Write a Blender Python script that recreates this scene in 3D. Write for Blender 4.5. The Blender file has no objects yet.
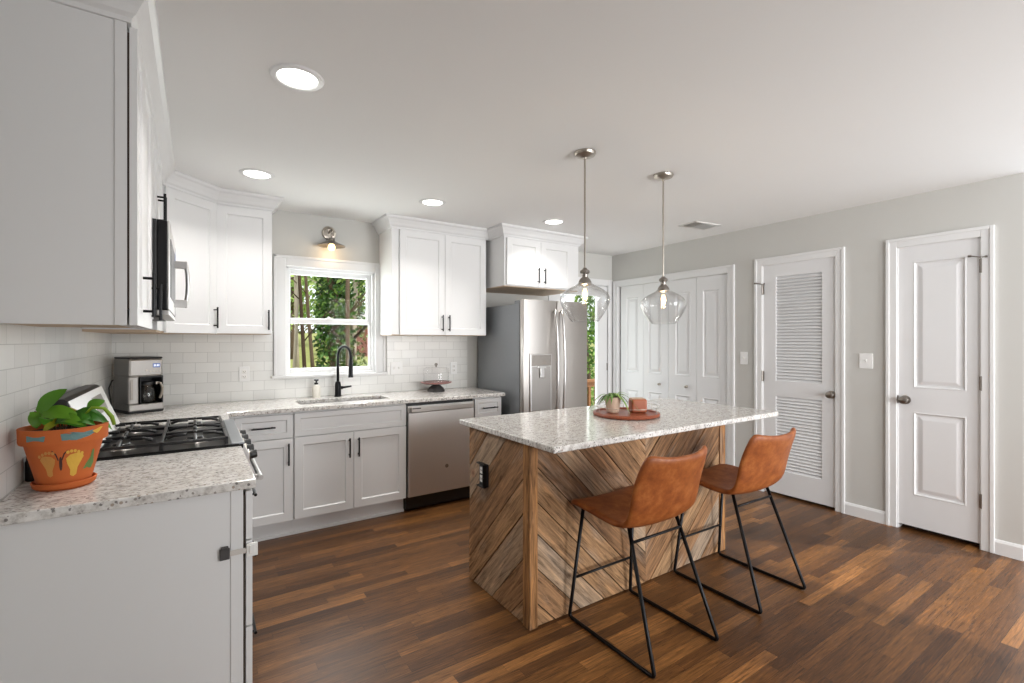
import bpy, bmesh, math, random
from mathutils import Vector, Matrix
random.seed(7)
PI = math.pi
S = bpy.context.scene
C = S.collection

# ------------------------------------------------------------------ camera, world, light, exposure
cam_data = bpy.data.cameras.new('camera')
cam = bpy.data.objects.new('camera', cam_data)
C.objects.link(cam)
cam.location = (0, 0, 1.383)
cam.rotation_euler = (PI / 2, 0, -0.5879)
cam_data.sensor_width = 36
cam_data.lens = 36 * 475.145 / 1024
cam_data.shift_y = -0.0008
cam_data.clip_start = 0.05
S.camera = cam

world = bpy.data.worlds.new('world')
S.world = world
world.use_nodes = True
bg = world.node_tree.nodes['Background']
bg.inputs['Color'].default_value = (0.90, 0.95, 1.0, 1)
bg.inputs['Strength'].default_value = 1.25


def lamp(name, kind, loc, rot, energy, color=(1, 1, 1), parent=None, **kw):
    d = bpy.data.lights.new(name, kind)
    d.energy = energy
    d.color = color
    for k, v in kw.items():
        setattr(d, k, v)
    o = bpy.data.objects.new(name, d)
    C.objects.link(o)
    o.location = loc
    o.rotation_euler = rot
    o.parent = parent
    return o


lamp('sun', 'SUN', (6, 2, 12), (math.radians(28), math.radians(32), 0), 2.1, (1.0, 0.95, 0.86), angle=0.02)
# two fill lamps added behind the camera; daylight of patio door and sink window
lamp('added_fill', 'AREA', (3.40, -2.74, 1.35), (PI / 2, 0, 0), 52, (0.98, 0.99, 1.0), shape='RECTANGLE', size=1.7, size_y=2.0, spread=math.radians(110))
lamp('second_added_fill', 'AREA', (1.5, -2.70, 1.45), (PI / 2, 0, math.radians(-34)), 42, (0.98, 0.99, 1.0), shape='RECTANGLE', size=1.6, size_y=1.8, spread=math.radians(115))
lamp('patio_door_daylight', 'AREA', (3.75, 4.42, 1.15), (-PI / 2, 0, 0), 8, (0.95, 0.98, 1.0), shape='RECTANGLE', size=0.7, size_y=1.9)
lamp('kitchen_window_daylight', 'AREA', (0.975, 4.45, 1.55), (-PI / 2, 0, 0), 10, (0.95, 0.98, 1.0), shape='RECTANGLE', size=0.7, size_y=0.85)
CAN_W = 3.7

S.view_settings.view_transform = 'Standard'
S.view_settings.look = 'None'
S.view_settings.exposure = 0.53
S.view_settings.gamma = 1.0
S.view_settings.use_curve_mapping = False
S.cycles.use_denoising = True
S.cycles.max_bounces = 10
S.cycles.transparent_max_bounces = 16
S.cycles.caustics_reflective = False
S.cycles.caustics_refractive = False


# ------------------------------------------------------------------ materials
def nt(name):
    m = bpy.data.materials.new(name)
    m.use_nodes = True
    t = m.node_tree
    return m, t, t.nodes['Principled BSDF']


def lin(c):
    return tuple(((v / 255) / 12.92 if v / 255 <= .04045 else ((v / 255 + .055) / 1.055) ** 2.4) for v in c) + (1,)


def mat(name, rgb, rough=.5, metal=0, spec=.5, noise=0, nscale=30, bump=0, aniso=None, coat=0, emit=None, es=0, trans=0):
    """plain surface in an sRGB colour with a little procedural mottling and grain"""
    m, t, b = nt(name)
    col = lin(rgb)
    b.inputs['Base Color'].default_value = col
    b.inputs['Roughness'].default_value = rough
    b.inputs['Metallic'].default_value = metal
    b.inputs['Specular IOR Level'].default_value = spec
    b.inputs['Coat Weight'].default_value = coat
    if trans:
        b.inputs['Transmission Weight'].default_value = trans
    if emit:
        b.inputs['Emission Color'].default_value = lin(emit)
        b.inputs['Emission Strength'].default_value = es
    N = t.nodes.new
    tc = N('ShaderNodeTexCoord')
    mp = N('ShaderNodeMapping')
    mp.inputs['Scale'].default_value = aniso or (1, 1, 1)
    t.links.new(tc.outputs['Object'], mp.inputs['Vector'])
    nz = N('ShaderNodeTexNoise')
    nz.inputs['Scale'].default_value = nscale
    nz.inputs['Detail'].default_value = 4
    t.links.new(mp.outputs['Vector'], nz.inputs['Vector'])
    mx = N('ShaderNodeMix')
    mx.data_type = 'RGBA'
    mx.inputs['A'].default_value = tuple(v * (1 - noise) for v in col[:3]) + (1,)
    mx.inputs['B'].default_value = tuple(min(1, v * (1 + noise)) for v in col[:3]) + (1,)
    t.links.new(nz.outputs['Fac'], mx.inputs['Factor'])
    t.links.new(mx.outputs['Result'], b.inputs['Base Color'])
    if bump:
        bp = N('ShaderNodeBump')
        bp.inputs['Strength'].default_value = bump
        bp.inputs['Distance'].default_value = .002
        t.links.new(nz.outputs['Fac'], bp.inputs['Height'])
        t.links.new(bp.outputs['Normal'], b.inputs['Normal'])
    return m


def thin_glass(name, tint=(1, 1, 1), lo=.04, hi=.75, power=4.0, rough=0.0):
    """a clear pane without thickness to refract: passes light and mirrors it more at a slant"""
    m = bpy.data.materials.new(name)
    m.use_nodes = True
    t = m.node_tree
    t.nodes.clear()
    N = t.nodes.new
    out = N('ShaderNodeOutputMaterial')
    tr = N('ShaderNodeBsdfTransparent')
    tr.inputs['Color'].default_value = tint + (1,)
    gl = N('ShaderNodeBsdfGlossy')
    gl.inputs['Roughness'].default_value = rough
    lw = N('ShaderNodeLayerWeight')
    lw.inputs['Blend'].default_value = .5
    pw = N('ShaderNodeMath')
    pw.operation = 'POWER'
    pw.inputs[1].default_value = power
    mr = N('ShaderNodeMapRange')
    mr.inputs['To Min'].default_value = lo
    mr.inputs['To Max'].default_value = hi
    mx = N('ShaderNodeMixShader')
    t.links.new(lw.outputs['Facing'], pw.inputs[0])
    t.links.new(pw.outputs[0], mr.inputs['Value'])
    t.links.new(mr.outputs['Result'], mx.inputs['Fac'])
    t.links.new(tr.outputs[0], mx.inputs[1])
    t.links.new(gl.outputs[0], mx.inputs[2])
    t.links.new(mx.outputs[0], out.inputs['Surface'])
    return m


def ramp(t, stops, interp='LINEAR'):
    r = t.nodes.new('ShaderNodeValToRGB')
    r.color_ramp.interpolation = interp
    e = r.color_ramp.elements
    while len(e) < len(stops):
        e.new(.5)
    for k, (p, c) in enumerate(stops):
        e[k].position = p
        e[k].color = c if len(c) == 4 else lin(c)
    return r


def math_node(t, op, a=None, b=None):
    n = t.nodes.new('ShaderNodeMath')
    n.operation = op
    for k, v in enumerate((a, b)):
        if v is None:
            continue
        if isinstance(v, (int, float)):
            n.inputs[k].default_value = v
        else:
            t.links.new(v, n.inputs[k])
    return n.outputs[0]


def mixcol(t, fac, a, b, blend='MIX'):
    n = t.nodes.new('ShaderNodeMix')
    n.data_type = 'RGBA'
    n.blend_type = blend
    for key, v in (('Factor', fac), ('A', a), ('B', b)):
        if isinstance(v, (int, float)):
            n.inputs[key].default_value = v
        elif isinstance(v, tuple):
            n.inputs[key].default_value = v
        else:
            t.links.new(v, n.inputs[key])
    return n.outputs['Result']


def floor_mat():
    """narrow oak strips running along X, each of its own stain"""
    m, t, b = nt('oak_strip_floor')
    N, L = t.nodes.new, t.links.new
    tc = N('ShaderNodeTexCoord')
    sp = N('ShaderNodeSeparateXYZ')
    L(tc.outputs['Object'], sp.inputs[0])
    W, LEN = .057, .72
    yr = math_node(t, 'DIVIDE', sp.outputs['Y'], W)
    row = math_node(t, 'FLOOR', yr)
    fy = math_node(t, 'FRACT', yr)
    wn = N('ShaderNodeTexWhiteNoise')
    wn.noise_dimensions = '1D'
    L(row, wn.inputs['W'])
    xr = math_node(t, 'ADD', math_node(t, 'DIVIDE', sp.outputs['X'], LEN), math_node(t, 'MULTIPLY', wn.outputs['Value'], 7.3))
    col = math_node(t, 'FLOOR', xr)
    fx = math_node(t, 'FRACT', xr)
    cb = N('ShaderNodeCombineXYZ')
    L(row, cb.inputs[0])
    L(col, cb.inputs[1])
    w2 = N('ShaderNodeTexWhiteNoise')
    w2.noise_dimensions = '2D'
    L(cb.outputs[0], w2.inputs['Vector'])
    base = ramp(t, [(0, (78, 51, 30)), (.3, (96, 64, 36)), (.65, (110, 74, 41)), (.92, (125, 86, 48)), (1, (150, 105, 61))])
    L(w2.outputs['Value'], base.inputs['Fac'])
    # grain: noise stretched along the strip, shifted per strip
    gm = N('ShaderNodeCombineXYZ')
    L(math_node(t, 'ADD', math_node(t, 'MULTIPLY', sp.outputs['X'], 3.4), math_node(t, 'MULTIPLY', w2.outputs['Value'], 40)), gm.inputs[0])
    L(math_node(t, 'MULTIPLY', sp.outputs['Y'], 60), gm.inputs[1])
    L(math_node(t, 'MULTIPLY', w2.outputs['Value'], 13), gm.inputs[2])
    nz = N('ShaderNodeTexNoise')
    nz.inputs['Scale'].default_value = 2.1
    nz.inputs['Detail'].default_value = 7
    nz.inputs['Roughness'].default_value = .68
    nz.inputs['Distortion'].default_value = .7
    L(gm.outputs[0], nz.inputs['Vector'])
    gr = ramp(t, [(.33, (.30, .27, .25, 1)), (.47, (.86, .85, .84, 1)), (.56, (1.05, 1.04, 1.02, 1)), (.68, (1.75, 1.66, 1.5, 1))])
    L(nz.outputs['Fac'], gr.inputs['Fac'])
    c1 = mixcol(t, 1.0, base.outputs['Color'], gr.outputs['Color'], 'MULTIPLY')
    # broad worn patches
    bz = N('ShaderNodeTexNoise')
    bz.inputs['Scale'].default_value = 1.3
    bz.inputs['Detail'].default_value = 3
    L(tc.outputs['Object'], bz.inputs['Vector'])
    br = ramp(t, [(.35, (.82, .80, .79, 1)), (.65, (1.18, 1.15, 1.1, 1))])
    L(bz.outputs['Fac'], br.inputs['Fac'])
    c2 = mixcol(t, 1.0, c1, br.outputs['Color'], 'MULTIPLY')
    gap = math_node(t, 'MAXIMUM', math_node(t, 'LESS_THAN', fy, .035), math_node(t, 'LESS_THAN', fx, .0022))
    c3 = mixcol(t, math_node(t, 'MULTIPLY', gap, .62), c2, (.012, .007, .004, 1))
    L(c3, b.inputs['Base Color'])
    rr = N('ShaderNodeMapRange')
    rr.inputs['To Min'].default_value = .24
    rr.inputs['To Max'].default_value = .46
    L(nz.outputs['Fac'], rr.inputs['Value'])
    L(rr.outputs[0], b.inputs['Roughness'])
    b.inputs['Specular IOR Level'].default_value = .38
    bp = N('ShaderNodeBump')
    bp.inputs['Strength'].default_value = .22
    bp.inputs['Distance'].default_value = .002
    L(math_node(t, 'SUBTRACT', nz.outputs['Fac'], gap), bp.inputs['Height'])
    L(bp.outputs['Normal'], b.inputs['Normal'])
    return m


def granite_mat():
    m, t, b = nt('speckled_granite')
    N, L = t.nodes.new, t.links.new
    tc = N('ShaderNodeTexCoord')
    mp = N('ShaderNodeMapping')
    mp.inputs['Rotation'].default_value = (.3, .2, .5)
    mp.inputs['Scale'].default_value = (1, 1.5, 1)
    L(tc.outputs['Object'], mp.inputs['Vector'])
    n1 = N('ShaderNodeTexNoise')
    n1.inputs['Scale'].default_value = 34
    n1.inputs['Detail'].default_value = 5
    n1.inputs['Roughness'].default_value = .7
    L(mp.outputs[0], n1.inputs['Vector'])
    r1 = ramp(t, [(.30, (150, 145, 140)), (.42, (196, 192, 187)), (.53, (220, 217, 213)), (.7, (232, 230, 227))])
    L(n1.outputs['Fac'], r1.inputs['Fac'])
    v = N('ShaderNodeTexVoronoi')
    v.inputs['Scale'].default_value = 105
    v.inputs['Randomness'].default_value = 1
    L(mp.outputs[0], v.inputs['Vector'])
    sep = N('ShaderNodeSeparateColor')
    L(v.outputs['Color'], sep.inputs[0])
    n2 = N('ShaderNodeTexNoise')
    n2.inputs['Scale'].default_value = 17
    n2.inputs['Detail'].default_value = 3
    L(mp.outputs[0], n2.inputs['Vector'])
    thr = math_node(t, 'ADD', math_node(t, 'MULTIPLY', n2.outputs['Fac'], -1.1), 1.32)
    spk = math_node(t, 'GREATER_THAN', sep.outputs[0], thr)
    near = math_node(t, 'LESS_THAN', v.outputs['Distance'], .5)
    spc = ramp(t, [(0, (84, 78, 76)), (.4, (128, 119, 113)), (.75, (150, 130, 112)), (1, (172, 165, 160))], 'CONSTANT')
    L(sep.outputs[1], spc.inputs['Fac'])
    c = mixcol(t, math_node(t, 'MULTIPLY', math_node(t, 'MULTIPLY', spk, near), .75), r1.outputs['Color'], spc.outputs['Color'])
    L(c, b.inputs['Base Color'])
    b.inputs['Roughness'].default_value = .13
    b.inputs['Specular IOR Level'].default_value = .5
    return m


def tile_mat(name, axis):
    """white subway tile in running bond on a wall that runs along the given axis"""
    m, t, b = nt(name)
    N, L = t.nodes.new, t.links.new
    tc = N('ShaderNodeTexCoord')
    sp = N('ShaderNodeSeparateXYZ')
    L(tc.outputs['Object'], sp.inputs[0])
    cb = N('ShaderNodeCombineXYZ')
    L(sp.outputs[axis], cb.inputs[0])
    L(sp.outputs['Z'], cb.inputs[1])
    br = N('ShaderNodeTexBrick')
    br.offset = .5
    br.inputs['Scale'].default_value = 1
    br.inputs['Brick Width'].default_value = .152
    br.inputs['Row Height'].default_value = .0762
    br.inputs['Mortar Size'].default_value = .0016
    br.inputs['Mortar Smooth'].default_value = .4
    br.inputs['Color1'].default_value = lin((234, 234, 231))
    br.inputs['Color2'].default_value = lin((224, 224, 221))
    br.inputs['Mortar'].default_value = lin((196, 196, 193))
    L(cb.outputs[0], br.inputs['Vector'])
    L(br.outputs['Color'], b.inputs['Base Color'])
    b.inputs['Roughness'].default_value = .27
    nz = N('ShaderNodeTexNoise')
    nz.inputs['Scale'].default_value = 9
    L(tc.outputs['Object'], nz.inputs['Vector'])
    bp = N('ShaderNodeBump')
    bp.inputs['Strength'].default_value = .35
    bp.inputs['Distance'].default_value = .002
    L(math_node(t, 'ADD', math_node(t, 'SUBTRACT', 1, br.outputs['Fac']), math_node(t, 'MULTIPLY', nz.outputs['Fac'], 1.1)), bp.inputs['Height'])
    L(bp.outputs['Normal'], b.inputs['Normal'])
    return m


def barnwood_mat(name, stops, knot=False):
    """reclaimed boards: each board (mesh island) its own tone, the grain along the board's UV"""
    m, t, b = nt(name)
    N, L = t.nodes.new, t.links.new
    geo = N('ShaderNodeNewGeometry')
    uv = N('ShaderNodeUVMap')
    sp = N('ShaderNodeSeparateXYZ')
    L(uv.outputs[0], sp.inputs[0])
    rnd = geo.outputs['Random Per Island']
    cb = N('ShaderNodeCombineXYZ')
    L(math_node(t, 'MULTIPLY', sp.outputs[0], 2.0), cb.inputs[0])
    L(math_node(t, 'MULTIPLY', sp.outputs[1], 24), cb.inputs[1])
    L(math_node(t, 'MULTIPLY', rnd, 57), cb.inputs[2])
    nz = N('ShaderNodeTexNoise')
    nz.inputs['Scale'].default_value = 2.4
    nz.inputs['Detail'].default_value = 8
    nz.inputs['Roughness'].default_value = .7
    nz.inputs['Distortion'].default_value = .7
    L(cb.outputs[0], nz.inputs['Vector'])
    base = ramp(t, stops)
    L(rnd, base.inputs['Fac'])
    gr = ramp(t, [(.32, (.18, .15, .13, 1)), (.43, (.66, .63, .60, 1)), (.53, (1.0, .99, .98, 1)), (.66, (1.55, 1.47, 1.36, 1))])
    L(nz.outputs['Fac'], gr.inputs['Fac'])
    c1 = mixcol(t, 1.0, base.outputs['Color'], gr.outputs['Color'], 'MULTIPLY')
    # grey weathering in patches
    wz = N('ShaderNodeTexNoise')
    wz.inputs['Scale'].default_value = 3.2
    wz.inputs['Detail'].default_value = 4
    cb2 = N('ShaderNodeCombineXYZ')
    L(sp.outputs[0], cb2.inputs[0])
    L(math_node(t, 'MULTIPLY', sp.outputs[1], 3), cb2.inputs[1])
    L(math_node(t, 'MULTIPLY', rnd, 91), cb2.inputs[2])
    L(cb2.outputs[0], wz.inputs['Vector'])
    wr = ramp(t, [(.54, (0, 0, 0, 1)), (.70, (.5, .5, .5, 1))])
    L(wz.outputs['Fac'], wr.inputs['Fac'])
    grey = mixcol(t, 1.0, lin((150, 138, 126)), gr.outputs['Color'], 'MULTIPLY')
    c2 = mixcol(t, wr.outputs['Color'], c1, grey)
    if knot:
        tc = N('ShaderNodeTexCoord')
        ds = N('ShaderNodeVectorMath')
        ds.operation = 'DISTANCE'
        ds.inputs[1].default_value = knot
        L(tc.outputs['Object'], ds.inputs[0])
        kz = ramp(t, [(0, (92, 60, 44)), (.3, (150, 112, 88)), (.5, (110, 74, 54)), (.8, (168, 132, 106)), (1, (150, 112, 88))])
        L(math_node(t, 'DIVIDE', ds.outputs['Value'], .03), kz.inputs['Fac'])
        c2 = mixcol(t, math_node(t, 'LESS_THAN', ds.outputs['Value'], .03), c2, kz.outputs['Color'])
    L(c2, b.inputs['Base Color'])
    b.inputs['Roughness'].default_value = .62
    b.inputs['Specular IOR Level'].default_value = .3
    bp = N('ShaderNodeBump')
    bp.inputs['Strength'].default_value = .5
    bp.inputs['Distance'].default_value = .003
    L(nz.outputs['Fac'], bp.inputs['Height'])
    L(bp.outputs['Normal'], b.inputs['Normal'])
    return m


def leather_mat():
    m, t, b = nt('tan_leather')
    N, L = t.nodes.new, t.links.new
    tc = N('ShaderNodeTexCoord')
    n1 = N('ShaderNodeTexNoise')
    n1.inputs['Scale'].default_value = 16
    n1.inputs['Detail'].default_value = 6
    n1.inputs['Roughness'].default_value = .65
    L(tc.outputs['Object'], n1.inputs['Vector'])
    r = ramp(t, [(.3, (118, 60, 26)), (.5, (144, 79, 36)), (.7, (168, 102, 54))])
    L(n1.outputs['Fac'], r.inputs['Fac'])
    L(r.outputs['Color'], b.inputs['Base Color'])
    b.inputs['Roughness'].default_value = .44
    b.inputs['Specular IOR Level'].default_value = .34
    v = N('ShaderNodeTexVoronoi')
    v.inputs['Scale'].default_value = 420
    L(tc.outputs['Object'], v.inputs['Vector'])
    bp = N('ShaderNodeBump')
    bp.inputs['Strength'].default_value = .12
    bp.inputs['Distance'].default_value = .001
    L(v.outputs['Distance'], bp.inputs['Height'])
    L(bp.outputs['Normal'], b.inputs['Normal'])
    return m


def leaf_mat(name, stops, scale=6):
    m, t, b = nt(name)
    geo = t.nodes.new('ShaderNodeNewGeometry')
    r = ramp(t, stops)
    t.links.new(geo.outputs['Random Per Island'], r.inputs['Fac'])
    t.links.new(r.outputs['Color'], b.inputs['Base Color'])
    b.inputs['Roughness'].default_value = .45
    b.inputs['Specular IOR Level'].default_value = .35
    return m


M = dict(
    wall=mat('grey_wall_paint', (202, 201, 197), .75, spec=.25, noise=.015, nscale=3, bump=.02),
    ceil=mat('white_ceiling_paint', (240, 240, 239), .85, spec=.2, noise=.01, nscale=2),
    trim=mat('white_trim_paint', (228, 228, 228), .38, spec=.4, noise=.01, nscale=4),
    door=mat('white_door_paint', (228, 228, 229), .42, spec=.4, noise=.01, nscale=4),
    cab=mat('white_cabinet_paint', (226, 226, 226), .38, spec=.4, noise=.01, nscale=4),
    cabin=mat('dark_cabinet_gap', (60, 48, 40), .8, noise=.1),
    raw=mat('bare_birch_underside', (196, 172, 146), .6, noise=.1, nscale=9, aniso=(1, 8, 1)),
    black=mat('black_metal', (22, 22, 24), .36, metal=.6, noise=.1),
    iron=mat('black_cast_iron', (20, 20, 22), .32, metal=.2, spec=.6, noise=.15, nscale=80, bump=.1),
    enamel=mat('black_enamel', (10, 10, 12), .30, spec=.3, noise=.05),
    plastic=mat('black_plastic', (24, 24, 26), .4, noise=.05),
    steel=mat('brushed_steel', (192, 187, 182), .32, metal=1, noise=.06, nscale=14, aniso=(60, 60, .6), bump=.03),
    steelh=mat('brushed_steel_crosswise', (208, 206, 204), .3, metal=1, noise=.06, nscale=14, aniso=(.6, .6, 60), bump=.03),
    darksteel=mat('dark_brushed_steel', (168, 164, 160), .34, metal=1, noise=.08, nscale=14, aniso=(60, 60, .6), bump=.03),
    satin=mat('satin_steel', (222, 220, 218), .46, metal=1, noise=.05, nscale=14, aniso=(60, 60, .6), bump=.02),
    nickel=mat('brushed_nickel', (182, 174, 164), .28, metal=1, noise=.05),
    pewter=mat('aged_pewter', (150, 144, 138), .35, metal=1, noise=.1),
    greyside=mat('grey_painted_steel', (142, 146, 150), .4, metal=.35, noise=.03, nscale=40),
    granite=granite_mat(),
    floor=floor_mat(),
    tilex=tile_mat('white_subway_tile_back', 'X'),
    tiley=tile_mat('white_subway_tile_side', 'Y'),
    leather=leather_mat(),
    glass=thin_glass('clear_glass', lo=.03, hi=.7, power=3.5),
    shade=thin_glass('pendant_glass', (.97, .97, .97), lo=.02, hi=.85, power=2.6, rough=.02),
    pane=thin_glass('window_glass', (.98, .99, .98), lo=.002, hi=.4, power=4),
    lens=mat('light_lens', (255, 255, 255), .5, emit=(255, 252, 246), es=6),
    bulb=mat('warm_bulb_glow', (255, 220, 170), .5, emit=(255, 214, 150), es=4),
    terracotta=mat('terracotta', (194, 102, 52), .75, spec=.25, noise=.14, nscale=14, bump=.1),
    palepot=mat('pale_clay', (196, 172, 152), .75, spec=.2, noise=.1, nscale=14),
    soil=mat('potting_soil', (44, 32, 24), .95, noise=.4, nscale=80, bump=.6),
    yellow=mat('yellow_craft_paint', (216, 170, 62), .6, noise=.1),
    gold=mat('ochre_craft_paint', (196, 138, 66), .6, noise=.1),
    green=mat('green_craft_paint', (98, 128, 66), .6, noise=.15),
    teal=mat('teal_craft_paint', (96, 128, 128), .6, noise=.2, nscale=25),
    darkpaint=mat('brown_craft_paint', (66, 38, 28), .6, noise=.1),
    traywood=mat('red_brown_wood', (140, 72, 46), .35, noise=.25, nscale=7, aniso=(2, 14, 2)),
    candle=mat('terracotta_candle_cup', (158, 88, 58), .5, noise=.06),
    cloudy=mat('white_bottle', (236, 232, 222), .35, noise=.02),
    pink=mat('mauve_ceramic', (150, 108, 104), .3, noise=.1),
    white=mat('white_plastic', (236, 235, 232), .35, noise=.01),
    plate=mat('white_switch_plate', (238, 238, 237), .35, noise=.01),
    slot=mat('dark_slot', (40, 38, 38), .6),
    display=mat('blue_lcd_display', (70, 86, 130), .25, emit=(120, 140, 190), es=.35),
    digits=mat('pale_lcd_digits', (220, 226, 240), .4, emit=(220, 226, 240), es=.6),
    dgrey=mat('charcoal_rubber', (70, 68, 68), .6, noise=.05),
    strap=mat('milky_plastic_strap', (206, 200, 194), .4, noise=.02),
    coffee=thin_glass('smoked_glass', (.62, .6, .58), lo=.08, hi=.7, power=3),
    vent=mat('white_vent_metal', (224, 222, 218), .45, noise=.01),
    ventdark=mat('vent_shadow_duct', (128, 124, 120), .8),
    deckwood=mat('cedar_deck_wood', (150, 104, 66), .75, noise=.2, nscale=9, aniso=(8, 8, 1)),
    grass=mat('spring_lawn', (146, 148, 92), .9, spec=.1, noise=.35, nscale=3),
    bark=mat('grey_brown_bark', (104, 88, 74), .9, spec=.1, noise=.4, nscale=8, aniso=(3, 3, .6), bump=.8),
    barkl=mat('pale_grey_bark', (176, 162, 148), .9, spec=.1, noise=.3, nscale=8, aniso=(3, 3, .6), bump=.8),
    barkd=mat('dark_bark', (72, 58, 48), .9, spec=.1, noise=.4, nscale=8, aniso=(3, 3, .6), bump=.8),
    ivy=leaf_mat('ivy_leaves', [(0, (36, 60, 26)), (.5, (62, 98, 40)), (.85, (104, 138, 60)), (1, (150, 172, 90))]),
    fresh=leaf_mat('spring_leaves', [(0, (104, 140, 60)), (.5, (150, 180, 88)), (1, (198, 214, 140))]),
    brush=leaf_mat('brown_green_brush', [(0, (70, 76, 44)), (.5, (104, 104, 66)), (1, (140, 132, 92))]),
    hedge=leaf_mat('shrub_leaves', [(0, (48, 84, 30)), (.5, (84, 126, 44)), (1, (146, 178, 78))]),
    barn=mat('red_brown_siding', (128, 70, 60), .8, noise=.1, nscale=10),
    roof=mat('pale_shed_roof', (206, 196, 200), .7, noise=.1),
    pothos=leaf_mat('pothos_leaves', [(0, (40, 92, 24)), (.45, (66, 124, 30)), (.8, (98, 146, 36)), (1, (168, 160, 40))]),
    succulent=leaf_mat('spider_plant_leaves', [(0, (70, 112, 48)), (1, (140, 170, 92))]),
    stem=mat('green_stem', (92, 84, 44), .6, noise=.1),
)
BARN = [(0, (124, 92, 64)), (.25, (150, 114, 82)), (.5, (168, 132, 96)), (.75, (136, 102, 72)), (.9, (178, 144, 108)), (1, (156, 138, 120))]
M['barnboards'] = barnwood_mat('barnwood_boards', BARN)
M['barnend'] = barnwood_mat('barnwood_boards_with_knot', BARN, knot=(-.022, .557, .622))
M['barnpost'] = barnwood_mat('barnwood_post', [(0, (150, 106, 66)), (.5, (166, 122, 78)), (1, (140, 100, 64))])


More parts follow.
